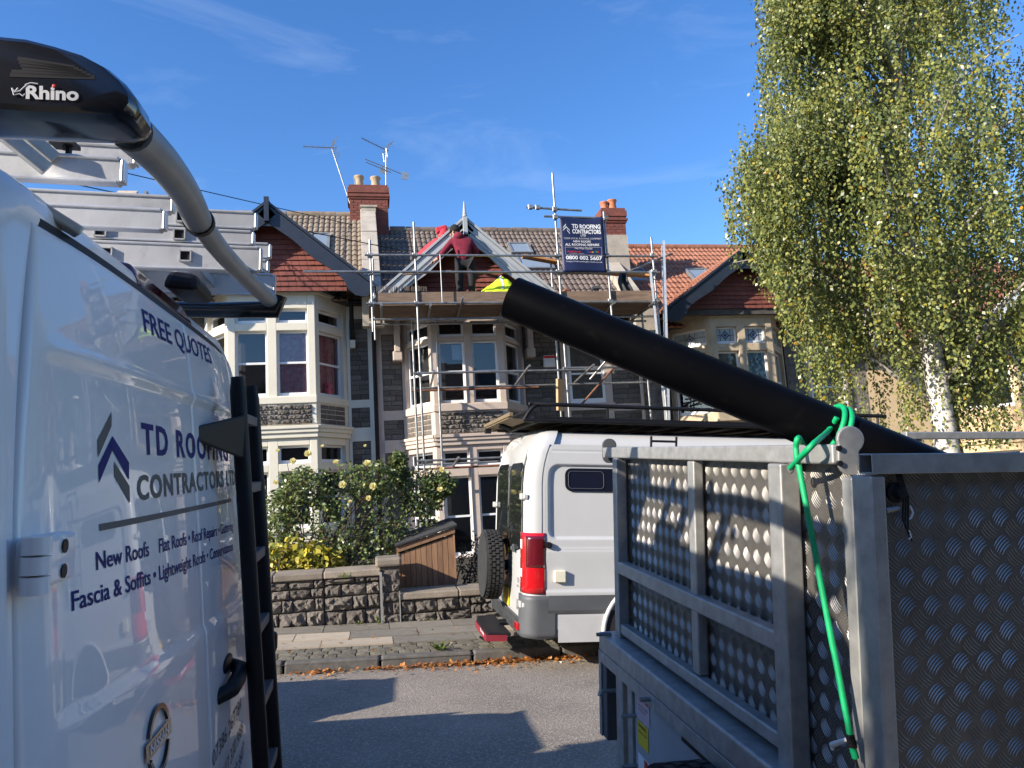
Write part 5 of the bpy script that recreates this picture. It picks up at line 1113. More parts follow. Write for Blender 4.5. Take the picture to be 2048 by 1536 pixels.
# ------------------------------------------------------------------ pipe and rope
PA, PB = dep(1024, 596, 2.47), dep(1620, 846, 2.2); PD = (PB-PA).normalized(); PE = PA+PD*1.75; PR = .0715
m = MB(); n = 40; sd = PD.cross(Vector((0, 0, 1))).normalized(); up = sd.cross(PD); vs = []
for (p, r) in ((PA, PR-.006), (PA, PR), (PE, PR), (PE, PR-.006)):
    for k in range(n): t = 2*math.pi*k/n; vs.append(p+(sd*math.cos(t)+up*math.sin(t))*r)
m.add(vs, [(j*n+k, j*n+(k+1) % n, ((j+1) % 4)*n+(k+1) % n, ((j+1) % 4)*n+k) for j in range(4) for k in range(n)])
setp(m.build('pipe', pipem, smooth=50), 'long black plastic pipe roped to the trailer, sticking out over the street', 'pipe')
def round_pipe(t0, t1, k0, k1, n, r=PR+.008):   # helix on the pipe: distance along, angle
    P = []
    for i in range(n):
        s_ = i/(n-1); c = PA+PD*(t0+(t1-t0)*s_); a_ = k0+(k1-k0)*s_; P.append(c+(sd*math.cos(a_)+up*math.sin(a_))*r)
    return P
Tl = (PB-PA).length
# camera side of the pipe in its own angles
vc = (CAM-PB); vc = vc-PD*vc.dot(PD); ac = math.atan2(vc.dot(up), vc.dot(sd))
ring_ = FT @ pxl(FT, 1581, 936, 0, -.075); low = FT @ pxl(FT, 1592, 885, 0, -.085); hook = FT @ pxl(FT, 1706, 1498, 0, -.06)
sg = 1 if math.sin(ac+1.0)*1 > 0 else -1
def ang_top():  # angle where the pipe's silhouette is highest
    return math.pi/2
RP = []
ROPE = thing('bungee_rope', 'green braided rope tied round the black pipe and hooked to the trailer', 'rope', hook)
def rope(P, name='rope_strand', r=.0078):
    m = MB(); L_ = 0; rs = []; Q = smooth_path(P, 8)
    for i, p in enumerate(Q): rs.append(r*(1+.05*math.sin(i*2.2)))
    m.tube(Q, rs, 10); return m.build(name, ropem, ROPE, world=True, smooth=60)
full = [PA+PD*(Tl+.055+.02*math.cos(a_))+(sd*math.cos(a_)+up*math.sin(a_))*(PR+.008) for a_ in [math.pi/2+2*math.pi*i/16 for i in range(17)]]
rope(full); rope([p+PD*.020 for p in full])
u_low = PA+PD*(Tl+.02)+(sd*math.cos(-math.pi/2)+up*math.sin(-math.pi/2))*(PR+.012)
front = PA+PD*(Tl+.045)+(sd*math.cos(ac)+up*math.sin(ac))*(PR+.012); front2 = PA+PD*(Tl+.052)+(sd*math.cos(ac+.55*(1 if math.pi/2 > ac else -1))+up*math.sin(ac+.55*(1 if math.pi/2 > ac else -1)))*(PR+.012)
rope([front2, front, FT @ pxl(FT, 1625, 890, 0, -.10), ring_]); rope([hook, FT @ pxl(FT, 1650, 1210, 0, -.075), FT @ pxl(FT, 1603, 960, 0, -.085), FT @ pxl(FT, 1592, 900, 0, -.085), FT @ pxl(FT, 1598, 876, 0, -.07), u_low])
m = MB()
for i in range(5): p = hook+Vector((-.001*i, 0, .006+.006*i)); m.tube([p-Vector((0, 0, .0022)), p+Vector((0, 0, .0022))], .0105, 10)
m.build('rope_binding', blackp, ROPE, world=True); m = MB(); m.tube([hook, hook+Vector((.004, 0, -.02))], [.008, .0085], 10); m.build('rope_tip', ropem, ROPE, world=True); m = MB(); m.tube([hook+Vector((0, 0, .0)), hook+Vector((.004, -.01, -.06))], .003, 6); m.build('wire_hook', blackp, ROPE, world=True)
m = MB(); P_ = [ring_+Vector((0, .012*math.cos(t), .012*math.sin(t))) for t in [i*math.pi/6 for i in range(12)]]; m.tube(P_, .0035, 6, closed=True); m.build('anchor_ring', tubem, TR, world=True)
m = MB(); a = FT @ pxl(FT, 1665, 1500, 0, -.05); m.tube([a, a+Vector((.0, -.0, .012)), FT @ pxl(FT, 1697, 1478, 0, -.06)], [.004, .007, .005], 8); m.build('cable_tie', whitep, ROPE, world=True)
# ------------------------------------------------------------------ white camper across the street
ox = onY(1080, 1190, 7.3).x
FC = frame((ox, 7.3, -.04), 4.0, 1.5)
CV = thing('camper_van', 'white camper van with rear spare wheel and roof rack parked at the far kerb', 'van', mat=FC)
W2 = 1.95
def tum(z): return .085*max(0, (z-.75)/1.6)**2
def rsh(z): return .20*max(0, (z-1.75)/.65)**2.2
def cring(x, ins, zlo=.33):
    pts = []
    for z in lin(zlo+ins*.3, 2.12, 12): pts.append((0+ins+tum(z), z))
    c0 = 2.12; r = .24
    for i in range(1, 9):
        a = rad(90*i/8); pts.append((ins+tum(2.12)+r*(1-math.cos(a)), c0+(r-ins*.5)*math.sin(a)))
    top = pts[-1]; pts.append((W2/2, top[1]+.045)); left = [(W2-y, z) for y, z in pts[:-1]][::-1]; pts += left
    return [(x+(rsh(z) if x < .6 else rsh(z)*max(0, 1-(x-.6)/1.2)), y, z) for y, z in pts]
r = .13
def cins(x): d = x+.2; return 0 if d >= r else r-math.sqrt(max(0, r*r-(r-d)**2))
mb = MB(); rg = [cring(x, cins(x)+(.035 if x > .005 else 0)) for x in (-.2, -.195, -.18, -.155, -.12, -.07, 0, .012, .3, .7, 1.3, 2.2, 3.4, 4.2)]
def crop(rn, zmax, dx): return [(x+dx+max(0, z-zmax)*.0, y, min(z, zmax)) for x, y, z in rn]
rg += [crop(cring(4.6, .0), 2.15, 0), crop(cring(5.1, .02), 1.35, 0), crop(cring(5.7, .06), 1.1, 0), crop(cring(5.95, .14), .9, 0)]
loft(mb, rg); CB = mb.build('body', vanw2, CV, smooth=35)
# pressed side panel
def sidey(x, z):
    y = tum(z)-.005
    d = rrect(x, z, .045, 1.46, 1.29, 1.985, .07); y += .026*sstep(.022, -.006, d)
    y += .012*sstep(1.155, 1.175, z)*sstep(1.36, 1.18, z)*0; y -= .008*sstep(1.20, 1.165, z)*sstep(.9, 1.15, z)
    y += .006*math.exp(-((z-2.135)/.006)**2)+.006*math.exp(-((z-1.168)/.006)**2)
    y -= .012*sstep(.80, .76, z)
    return y
m = MB(); m.grid(lambda x, z: (x+rsh(z)*max(0, 1-max(0, x-.6)/1.2)*(1 if x < .6 else 1), sidey(x, z), z), [.0, .004]+lin(.012, 1.5, 120)+lin(1.55, 4.1, 20), lin(.42, 2.20, 190)); m.build('side_panel', vanw2, CV, smooth=180, fix=False)
def sp(x, z, o=.004): return (x+rsh(z)*max(0, 1-max(0, x-.6)/1.2), sidey(x, z)-o, z)
def rr_poly(x0, x1, z0, z1, r, n=6):
    P = []
    for cx, cz, a0 in ((x1-r, z1-r, 0), (x0+r, z1-r, 90), (x0+r, z0+r, 180), (x1-r, z0+r, 270)):
        P += [(cx+r*math.cos(rad(a0+90*i/n)), cz+r*math.sin(rad(a0+90*i/n))) for i in range(n+1)]
    return P
wn = rr_poly(.20, 1.05, 1.735, 1.965, .07); m = MB(); m.add([Vector(sp(.6, z, .016))*0+Vector((x, sidey(x, z)-.014, z)) for x, z in wn], [tuple(range(len(wn)))]); SW_ = m.build('side_window', M('tinted_side_window', (.008, .010, .022), .08, var=.1, spec=.7), CV, fix=False)
m = MB(); P_ = [(x, sidey(x, z)-.018, z) for x, z in rr_poly(.235, .60, 1.765, 1.935, .035)]; m.tube(P_, .003, 5, closed=True); m.build('window_frame', greyp, SW_)
m = MB(); m.tube([sp(.025, 1.215, -.01), sp(.025, 1.215, .03)], .032, 14); m.tube([sp(.025, 1.215, .03), sp(.025, 1.215, .045)], .022, 12); m.build('fuel_cap', blackp, CV, smooth=50)
m = MB(); a = sp(.13, .92); m.box(.08, .19, a[1]-.035, a[1]+.02, .865, .975); m.build('vent_box', M('cream_plastic', (.72, .68, .52), .5), CV, bevel=.006)
# rear corner strip helper
def corner(t, o):      # plan outline round the near rear corner, t in metres from the rear face
    L1 = .25-r; La = r*math.pi/2
    if t < L1: return (-.2-o, .25-t)
    if t < L1+La: a = (t-L1)/r; return (-.2+r-(r+o)*math.cos(a), r-(r+o)*math.sin(a))
    return (-.2+r+(t-L1-La), -o)
def strip(name, t0, t1, z0, z1, o, mat, n=16, parent=CV, skew=0, bev=0):
    m = MB(); m.grid(lambda t, z: (corner(t, o)[0]+rsh(z), corner(t, o)[1]+tum(z), z), lin(t0, t1, n), lin(z0, z1, 10)); x = m.build(name, mat, parent, smooth=180, fix=False); x.modifiers.new('s', 'SOLIDIFY').thickness = .015; return x
TL = strip('tail_lamp', .05, .385, .755, 1.33, .014, redl); strip('reversing_lens', .07, .13, 1.17, 1.26, .019, silverp, 6, TL); strip('reversing_lens', .07, .13, .90, .98, .019, silverp, 6, TL); strip('dark_lens_band', .20, .38, 1.0, 1.3, .0165, dredl, 8, TL)
strip('corner_seam', .352, .357, 1.33, 2.2, .003, greyp, 3); strip('door_seam', .035, .041, .45, 2.15, .003, greyp, 3)
strip('rear_bumper', .02, .50, .34, .735, .022, greyp, 24); strip('rear_bumper_face', -1.6, .03, .34, .49, .024, greyp, 30); m = MB(); m.grid(lambda y, z: (-.224, y, z), lin(.2, 1.9, 8), lin(.34, .50, 3)); m.build('bumper_face', greyp, CV, fix=False)
m = MB(); m.grid(lambda x, z: (x, sidey(x, z)-.014+.02*sstep(.60, .54, z), z), lin(.02, .72, 16), lin(.545, .74, 8)); m.build('side_cladding', greyp, CV, fix=False); m = MB(); m.grid(lambda x, z: (x, sidey(x, z)-.014, z), lin(1.45, 4.1, 16), lin(.45, .74, 8)); m.build('side_cladding', greyp, CV, fix=False)
m = MB(); m.grid(lambda x, z: (x, sidey(x, .5)-.006, z), lin(.12, .58, 8), lin(.30, .54, 4)); m.build('sill_panel', M('silver_sill', (.48, .48, .47), .4, var=.06), CV, fix=False)
# wheel arch and wheels
ac_ = (1.06, .37)
m = MB(); n = 24
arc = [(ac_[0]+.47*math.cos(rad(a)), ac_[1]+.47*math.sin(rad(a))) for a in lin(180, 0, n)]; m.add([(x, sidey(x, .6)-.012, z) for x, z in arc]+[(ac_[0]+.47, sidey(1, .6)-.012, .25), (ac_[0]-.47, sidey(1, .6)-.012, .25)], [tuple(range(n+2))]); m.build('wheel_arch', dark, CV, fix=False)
m = MB(); m.tube([(x, sidey(x, .6)-.014, z) for x, z in [(ac_[0]+.49*math.cos(rad(a)), ac_[1]+.49*math.sin(rad(a))) for a in lin(185, -5, 24)]], .022, 8); m.build('arch_trim', vanw2, CV, smooth=60)
for x, y in ((1.06, .10), (1.06, W2-.12), (4.7, .10), (4.7, W2-.12)): tyre(CV, (x, y, .36), .36, .22, 1, 'wheel', lugs=False)
# rear doors and glass
gl = rr_poly(.225, .935, 1.06, 2.02, .11); m = MB(); m.add([(-.206+rsh(z), y, z-.12*(1-(y-.2)/.75)*(0 if z > 1.6 else -1)) for y, z in gl], [tuple(range(len(gl)))]); RG = M('rear_glass', (.012, .014, .013), .05, var=.2, spec=.7); m.build('rear_window', RG, CV, fix=False)
gl = rr_poly(1.015, 1.73, 1.0, 2.02, .11); m = MB(); m.add([(-.206+rsh(z), y, z) for y, z in gl], [tuple(range(len(gl)))]); m.build('rear_window', RG, CV, fix=False)
m = MB(); m.grid(lambda y, z: (-.2055+rsh(z), y, z), [.972, .98], lin(.5, 2.1, 16)); m.build('door_seam', greyp, CV, fix=False)
def chinge(y, z): m = MB(); m.box(-.235+rsh(z), -.19+rsh(z), y-.04, y+.05, z-.032, z+.032); m.box(-.215+rsh(z), -.17+rsh(z), y-.09, y-.045, z-.022, z+.022); m.build('hinge', vanw2, CV, bevel=.008)
chinge(.14, 1.68); chinge(.14, .64); chinge(1.81, 1.55); chinge(1.81, .66)
m = MB(); m.box(-.225, -.2, .54, .60, 1.10, 1.18); m.tube([(-.232, .57, 1.16), (-.232, .57, 1.12)], .014, 8); m.build('rear_lock', greyp, CV, bevel=.006); m = MB(); m.box(-.235, -.2, .78, .92, .83, .87); m.build('rear_handle', greyp, CV, bevel=.01)
def rtext(body, y0, y1, z, h, mat, x=-.208): text_mb(body, 0, z, y1-y0, h, lambda u, v: (x+rsh(v), y1-u, v), 'l', .01).build('lettering', mat, CV, fix=False)
rtext('TDI', .30, .40, .82, .045, greyprint); rtext('4MOTION', .30, .41, .775, .02, greyprint); rtext('UK', .27, .42, .555, .10, greyprint)
m = MB(); m.box(-.216, -.205, .82, 1.14, .52, .70); NP = m.build('number_plate', yellowp, CV);
m = MB(); m.box(-.250, -.22, .16, .30, .385, .455); m.build('reflector', redl, CV, bevel=.008)
m = MB(); m.box(-.215, -.203, .86, .93, 1.07, 1.12); m.build('window_sticker', yellowp, CV)
sc = pxl(FC, 967, 1116, 0, -.46); SPW = tyre(CV, (-.38, min(sc.y, 1.62), .93), .37, .205, 0, 'spare_wheel', blocks=40, rows=4, rimm=alum); m = MB(); m.tube([(-.2, min(sc.y, 1.62), .92), (-.40, min(sc.y, 1.62), .92)], .06, 10); m.tube([(-.21, 1.1, 1.18), (-.33, 1.5, .95)], .025, 8); m.build('wheel_carrier', blackp, CV, smooth=60)
m = MB(); m.prism([(-.50, .42), (-.26, .40), (-.26, 1.42), (-.46, 1.42), (-.50, 1.2)], 2, .285, .32); m.build('tow_step', blackp, CV, bevel=.01); m = MB(); m.prism([(-.512, .42), (-.502, .42), (-.502, 1.2), (-.512, 1.2)], 2, .235, .30); m.prism([(-.512, .405), (-.30, .39), (-.30, .40), (-.512, .418)], 2, .24, .30); m.build('red_step_trim', M('red_step', (.20, .018, .03), .5), CV)
text_mb('No step', 0, .27, .25, .035, lambda u, v: (-.514, .80-u, v), 'l', .01).build('step_lettering', whitep, CV, fix=False)
m = MB(); m.tube([(-.3, .9, .33), (.1, .9, .36)], .035, 8); m.tube([(-.55, .6, .25), (-.45, .58, .2), (-.4, .62, .24)], .012, 6); m.build('tow_bar', blackp, CV)
# roof rack
m = MB()
for y in (.16, W2-.16):
    m.tube(smooth_path([Vector((-.20, y, 2.44)), Vector((-.14, y, 2.54)), Vector((-.05, y, 2.605)), Vector((.2, y, 2.61)), Vector((3.9, y, 2.60))], 4), .021, 8); m.tube([(-.2, y, 2.445), (3.9, y, 2.45)], .024, 8)
    for x in lin(.68, 3.8, 5): m.tube([(x, y, 2.44), (x, y, 2.61)], .014, 6)
m.tube([(-.14, .16, 2.55), (-.14, W2-.16, 2.55)], .018, 8); RKC = m.build('roof_rack', blackp, CV, smooth=60)
m = MB(); m.box(-.1, 3.8, .14, W2-.14, 2.462, 2.485); m.build('rack_deck', blackp, RKC)
for x in lin(-.1, 3.7, 12): m = MB(); m.box(x, x+.05, .16, W2-.16, 2.415, 2.44); m.build('rack_slat', blackp, RKC)
wd = M('weathered_plank', (.17, .125, .07), .8, var=.2, stretch=(6, 1, 6))
m = MB(); m.box(-.36, -.32, .12, 1.86, 2.475, 2.515); m.build('light_bar_plank', wd, RKC, bevel=.004); m = MB(); m.box(-.36, .55, .16, 1.84, 2.455, 2.465); m.build('deck_underside', wd, RKC); m = MB(); m.tube([(-.33, .9, 2.44), (-.2, .9, 2.40)], .03, 8); m.box(-.36, -.29, 1.70, 1.78, 2.40, 2.47); m.build('rack_lamp', blackp, RKC)
m = MB()
for x in (1.08, 1.35): m.tube([(x, -.03, 2.30), (x, -.02, 2.20), (x+.01, -.07, 1.3)], .013, 8)
for z in (2.25, 2.0, 1.75, 1.5): m.tube([(1.08, -.03, z), (1.35, -.03, z)], .012, 8)
m.build('side_ladder', blackp, CV, smooth=60)
m = MB(); m.grid(lambda u, z: (1.47+rsh(z)*.2, sidey(1.47, z)-.002-(.0), z), [0, 1], lin(.8, 2.3, 12)); m = MB(); m.grid(lambda x, z: (x+.04*(z-2.0), sidey(1.47, min(z, 2.2))-.003, z), [1.468, 1.474], lin(.8, 2.2, 12)); m.build('panel_seam', greyp, CV, fix=False)
# ------------------------------------------------------------------ cars further left (they throw the shadows on the road)
def car(label, x_rear, yc, h, col, w=1.74, L_=4.3):
    t = thing('parked_car', label, 'car', mat=frame((x_rear, yc, zr(x_rear, yc)), 2.4, 0))
    paint = M('car_paint', col, .3, coat=1, var=.03); k = h/1.45
    def sec(x, z0, z1, hw, r_): return [(x, y, z) for y, z in ([(hw-r_+r_*math.cos(rad(a)), z1-r_+r_*math.sin(rad(a))) for a in lin(0, 90, 5)]+[(-hw+r_+r_*math.cos(rad(a)), z1-r_+r_*math.sin(rad(a))) for a in lin(90, 180, 5)]+[(-hw, z0), (hw, z0)])]
    m = MB(); loft(m, [sec(0, .35, .72*k, w*.42, .1), sec(-.08, .25, .88*k, w*.48, .12), sec(-.5, .22, .93*k, w*.5, .12), sec(-2.9, .22, .93*k, w*.5, .12), sec(-3.6, .22, .84*k, w*.49, .14), sec(-L_+.15, .25, .70*k, w*.44, .14), sec(-L_, .35, .6*k, w*.36, .1)]); m.build('body', paint, t, smooth=50)
    m = MB(); loft(m, [sec(-.12, .9*k, .93*k, w*.43, .02), sec(-.30, .9*k, 1.18*k, w*.37, .14), sec(-.45, .9*k, h-.10, w*.36, .2), sec(-.65, .9*k, h-.03, w*.35, .2), sec(-1.2, .9*k, h, w*.36, .18), sec(-2.1, .9*k, h-.03, w*.37, .14), sec(-2.5, .9*k, 1.3*k, w*.40, .1), sec(-3.05, .88*k, .92*k, w*.43, .02)]); m.build('cabin', paint, t, smooth=50)
    for s_ in (-1, 1):
        m = MB(); m.add([(-.5, s_*w*.445, .97*k), (-2.75, s_*w*.445, .97*k), (-2.25, s_*w*.395, h-.12), (-.75, s_*w*.395, h-.12)], [(0, 1, 2, 3)]); m.build('side_window', RG, t, fix=False)
        m = MB(); m.box(-.02, .02, s_*w*.34-.12, s_*w*.34+.12, .66*k, .82*k); m.build('tail_lamp', redl, t, bevel=.02)
        for x in (-.75, -3.35): tyre(t, (x, s_*w*.45, .31), .31, .19, 1, 'wheel', lugs=False)
    m = MB(); m.add([(-.10, -w*.36, 1.0*k), (-.10, w*.36, 1.0*k), (-.40, w*.32, 1.36*k), (-.40, -w*.32, 1.36*k)], [(0, 1, 2, 3)]); m.build('rear_window', RG, t, fix=False)
    return t
car('silver car at the far kerb hidden by the white van, shading the gutter', -2.2, 5.96, 1.30, (.35, .36, .37), 1.5); car('dark blue car in the road hidden by the white van, shading the tarmac', -1.25, 4.41, 1.30, (.03, .05, .12), 1.5)
# ------------------------------------------------------------------ garden walls
def gwall(label, x0, x1, zt, y=9.95, step=False):
    t = thing('garden_wall', label, 'wall', ((x0+x1)/2, y+.15, pz(x0, y)), group='front garden walls')
    m = MB(); m.hexa([(x0, y+.02, -.4), (x1, y+.02, -.4), (x1, y+.32, -.4), (x0, y+.32, -.4), (x0, y+.02, zt(x0)-.1), (x1, y+.02, zt(x1)-.1), (x1, y+.32, zt(x1)-.1), (x0, y+.32, zt(x0)-.1)]); m.build('wall_core', mortar, t, world=True)
    x = x0
    while x < x1-.05:      # lift rubble in short lengths so that the courses follow the fall
        w = min(random.uniform(.8, 1.1), x1-x); xc = x+w/2; zb = pz(xc, y)-.03
        stones(t, (x, y+.02, zb), (1, 0, 0), (0, -1, 0), w, zb, zt(xc)-.105, h=(.07, .20), w=(.11, .40), proud=.06, gap=.012, meshes=STONES['dark_wall_stone']); x += w
    x = x0-.02; 
    while x < x1-.05:
        w = min(random.uniform(.55, .8), x1+.02-x); xc = x+w/2; m = MB(); z = zt(xc)
        dz = (zt(x1)-zt(x0))/(x1-x0)*w/2; m.hexa([(x+.004, y-.05, z-.105-dz), (x+w-.004, y-.05, z-.105+dz), (x+w-.004, y+.40, z-.10+dz), (x+.004, y+.40, z-.10-dz), (x+.004, y-.05, z-.02-dz), (x+w-.004, y-.05, z-.02+dz), (x+w-.004, y+.40, z+.0+dz), (x+.004, y+.40, z-dz)]); m.build('coping_stone', copem, t, world=True, bevel=.015); x += w
    return t
gwall('taller rubble stone garden wall in front of the rose bush', -4.5, .10, lambda x: .865-.012*x)
gwall('lower rubble stone garden wall in front of the wooden bin store', .34, 5.2, lambda x: .545-.022*x)
t = thing('gate_pier', 'stone pier between the two garden walls with metal strip', 'pier', (.22, 10.1, .17)); m = MB(); m.box(.10, .335, 9.93, 10.35, -.3, .86); m.build('pier_core', mortar, t, world=True); stones(t, (.11, 9.94, .15), (1, 0, 0), (0, -1, 0), .22, .15, .82, h=(.09, .16), w=(.11, .22), proud=.03, meshes=STONES['dark_wall_stone']); m = MB(); m.box(.04, .37, 9.88, 10.40, .86, .97); m.build('pier_cap', copem, t, world=True, bevel=.03)
m = MB(); m.box(.085, .115, 9.875, 9.90, .14, .80); m.build('metal_strip', galv, t, world=True); m = MB(); m.box(.32, .335, 9.885, 9.90, .12, .55); m.build('metal_strip', galv, t, world=True)
# ------------------------------------------------------------------ bin store
t = thing('bin_store', 'slatted cedar bin store with sloping roof behind the lower wall', 'bin store', (.75, 10.9, .4))
xs = lin(.36, 1.10, 11)
for a, b in zip(xs, xs[1:]):
    m = MB(); zt_ = lambda x: 1.03+(x-.34)*.265; m.hexa([(a+.003, 10.50, .28), (b-.003, 10.50, .28), (b-.003, 10.52, .28), (a+.003, 10.52, .28), (a+.003, 10.50, zt_(a)-.07), (b-.003, 10.50, zt_(b)-.07), (b-.003, 10.52, zt_(b)-.07), (a+.003, 10.52, zt_(a)-.07)]); m.build('board', woodm, t, world=True)
m = MB(); m.obox((.33, 10.475, .985), (.80, 0, .212), (0, .03, 0), (0, 0, .075)); m.build('top_trim', woodm, t, world=True); m = MB(); m.obox((.31, 10.45, 1.065), (.85, 0, .225), (0, 1.1, .06), (0, 0, .025)); m.build('felt_roof', M('roofing_felt', (.03, .032, .035), .95, bump=.5, bscale=70), t, world=True)
m = MB(); m.box(.34, .365, 10.49, 11.5, .28, 1.0); m.box(1.10, 1.125, 10.49, 11.5, .28, 1.2); m.box(.36, 1.1, 11.45, 11.5, .28, 1.1); m.build('side_panel', woodm, t, world=True)
# ------------------------------------------------------------------ leaves
def leaf_mesh(name, mat, C, D, Nn, size, colr, asp=.55, fold=.0):
    C, D, Nn = map(np.asarray, (C, D, Nn)); n = len(C); size = np.asarray(size)[:, None]
    D = D/np.linalg.norm(D, axis=1, keepdims=True); Sd = np.cross(D, Nn); Sd /= np.linalg.norm(Sd, axis=1, keepdims=True)+1e-9; Nu = np.cross(Sd, D)
    V = np.stack([C, C+D*size*.45+Sd*size*asp*.5+Nu*size*.06, C+D*size, C+D*size*.45-Sd*size*asp*.5+Nu*size*.06], axis=1).reshape(-1, 3)
    me = bpy.data.meshes.new(name); me.vertices.add(4*n); me.vertices.foreach_set('co', V.ravel()); me.loops.add(4*n); me.loops.foreach_set('vertex_index', np.arange(4*n, dtype=np.int32)); me.polygons.add(n); me.polygons.foreach_set('loop_start', np.arange(0, 4*n, 4, dtype=np.int32)); me.polygons.foreach_set('loop_total', np.full(n, 4, dtype=np.int32))
    me.update(calc_edges=True); ca = me.color_attributes.new('leafcol', 'FLOAT_COLOR', 'POINT'); cc = np.ones((n, 4, 4)); cc[:, :, :3] = np.asarray(colr)[:, None, :]; ca.data.foreach_set('color', cc.ravel())
    me.materials.append(mat); me.validate(); return me
leafm = M('leaf', (1, 1, 1), .38, var=.12, scale=30, attr='leafcol', transl=.30, spec=.6)
def rv(n): v = rng.normal(size=(n, 3)); return v/np.linalg.norm(v, axis=1, keepdims=True)
def pick(n, cols, p): return np.asarray(cols)[rng.choice(len(cols), size=n, p=p)]*rng.uniform(.7, 1.3, (n, 1))
# birch
BT = thing('birch_tree', 'tall weeping silver birch with yellowing leaves at the right', 'tree', (9.12, 10.6, -.2))
bark = M('birch_bark', (.62, .58, .52), .8, col2=(.09, .08, .07), scale=5, stretch=(1, 1, 2.6), lo=.52, hi=.66, bump=.4, bscale=16); twigm = M('birch_twig', (.085, .06, .045), .8, var=.3)
tp = [Vector(p) for p in ((9.13, 10.6, -.4), (9.13, 10.6, 1.2), (9.13, 10.6, 2.4), (9.10, 10.6, 3.6), (9.03, 10.62, 4.6), (9.02, 10.6, 5.4), (9.06, 10.6, 6.4), (9.10, 10.58, 7.4), (9.12, 10.55, 8.5), (9.05, 10.55, 9.6), (8.95, 10.6, 11.2), (8.9, 10.6, 13), (8.85, 10.6, 14.6))]
trd = [.24, .195, .175, .16, .15, .14, .125, .11, .095, .08, .055, .03, .012]
def spath(P, R_, k=4):
    Q = smooth_path(P, k); n = len(Q); rs = []
    for i in range(n): f_ = i/k; a = min(int(f_), len(R_)-2); rs.append(R_[a]+(R_[a+1]-R_[a])*min(1, f_-a))
    return Q, rs
Q, rs = spath(tp, trd); m = MB(); m.tube(Q, rs, 14); m.build('trunk', bark, BT, world=True, smooth=180)
def lf(z):    # crown half-extent towards the street's left, by height
    pts = [(1.9, 6.9), (2.9, 6.6), (3.7, 6.45), (4.5, 6.25), (5.0, 6.1), (5.4, 5.95), (5.7, 5.55), (6.5, 5.5), (7.0, 5.9), (7.3, 6.25), (8, 6.35), (9.7, 6.5), (11, 6.8), (12.5, 7.6), (14, 8.4), (15, 9)]
    for (a, xa), (b, xb) in zip(pts, pts[1:]):
        if z <= b: return xa+(xb-xa)*max(0, (z-a)/(b-a))
    return 9
limbs = MB(); tips = []; wt = random.Random(11)
for i in range(64):
    z0_ = 2.6+11.2*(i/64)+wt.uniform(-.2, .2); k = 0
    for j in range(len(tp)-1):
        if tp[j].z <= z0_ <= tp[j+1].z: k = j
    base = tp[k].lerp(tp[k+1], (z0_-tp[k].z)/(tp[k+1].z-tp[k].z)); a = i*2.399+wt.uniform(-.4, .4)
    ht = z0_+wt.uniform(1.0, 1.9)*(1 if z0_ < 10 else .5); R_ = max(.6, (9.1-lf(min(14.5, ht)))*wt.uniform(.6, 1.12))
    e = base+Vector((math.cos(a)*R_, math.sin(a)*min(R_, 2.9), ht-z0_)); e.x = max(e.x, lf(e.z)+.45); mid = base.lerp(e, .5)+Vector((0, 0, .35)); Pq, rs = spath([base, base.lerp(mid, .6), mid, base.lerp(e, .8)+Vector((0, 0, .25)), e], [.042, .034, .024, .014, .006], 3)
    limbs.tube(Pq, rs, 7)
    for f_ in (.3, .42, .54, .66, .78, .88, 1.0):
        for s_ in range(4):
            p = Pq[min(len(Pq)-1, int(f_*(len(Pq)-1)))]; b_ = p+Vector((wt.gauss(0, .34), wt.gauss(0, .34), wt.uniform(-.1, .35))); tips.append((p, b_))
for i in range(34):
    z0_ = 4.6+i*.17; base = Vector((9.05, 10.6, z0_)); e = Vector((5.55+wt.uniform(.0, .9), 10.4+wt.uniform(-.8, 1.1), 6.3+wt.uniform(0, 1.0))) if i < 14 else Vector((6.5+wt.uniform(0, 1.0), 10.6+wt.uniform(-.6, 1.4), z0_+wt.uniform(1.0, 1.9))); e.x = max(e.x, lf(e.z)+.30); mid = base.lerp(e, .5)+Vector((0, 0, .5))
    Pq, rs = spath([base, base.lerp(mid, .6), mid, base.lerp(e, .8)+Vector((0, 0, .25)), e], [.035, .03, .02, .012, .005], 3); limbs.tube(Pq, rs, 6)
    for f_ in (.55, .68, .8, .9, 1.0):
        for s_ in range(3): p = Pq[min(len(Pq)-1, int(f_*(len(Pq)-1)))]; tips.append((p, p+Vector((wt.gauss(0, .25), wt.gauss(0, .25), wt.uniform(-.1, .3)))))
limbs.build('limb', M('limb_bark', (.22, .19, .155), .85, col2=(.40, .37, .33), scale=6, stretch=(1, 1, 2)), BT, world=True, smooth=60)
for (a, b, c_) in (((1885, 225), (1830, 240), (1905, 172)),):
    m = MB(); P_ = [onY(1828, 250, 10.3), onY(1865, 205, 10.0), onY(1908, 170, 9.9)]; m.tube(P_, [.05, .04, .035], 8); m.tube([onY(1838, 193, 10.1), onY(1865, 195, 10.0), onY(1895, 205, 9.9)], [.02, .025, .01], 6); m.build('bare_limb', bark, BT, world=True, smooth=60)
Cc, Dd, Sz, Cl = [], [], [], []; tw = MB(); nst = 0
holes = [(7.3, 5.9, .30, .55), (10.6, 6.0, .35, .5), (8.3, 7.9, .28, .5), (11.0, 8.6, .4, .6), (7.3, 8.3, .25, .45), (9.7, 4.9, .25, .4), (8.15, 3.05, .36, .62), (11.35, 4.15, .40, .55), (9.95, 7.75, .55, .6), (8.05, 5.3, .22, .5)]
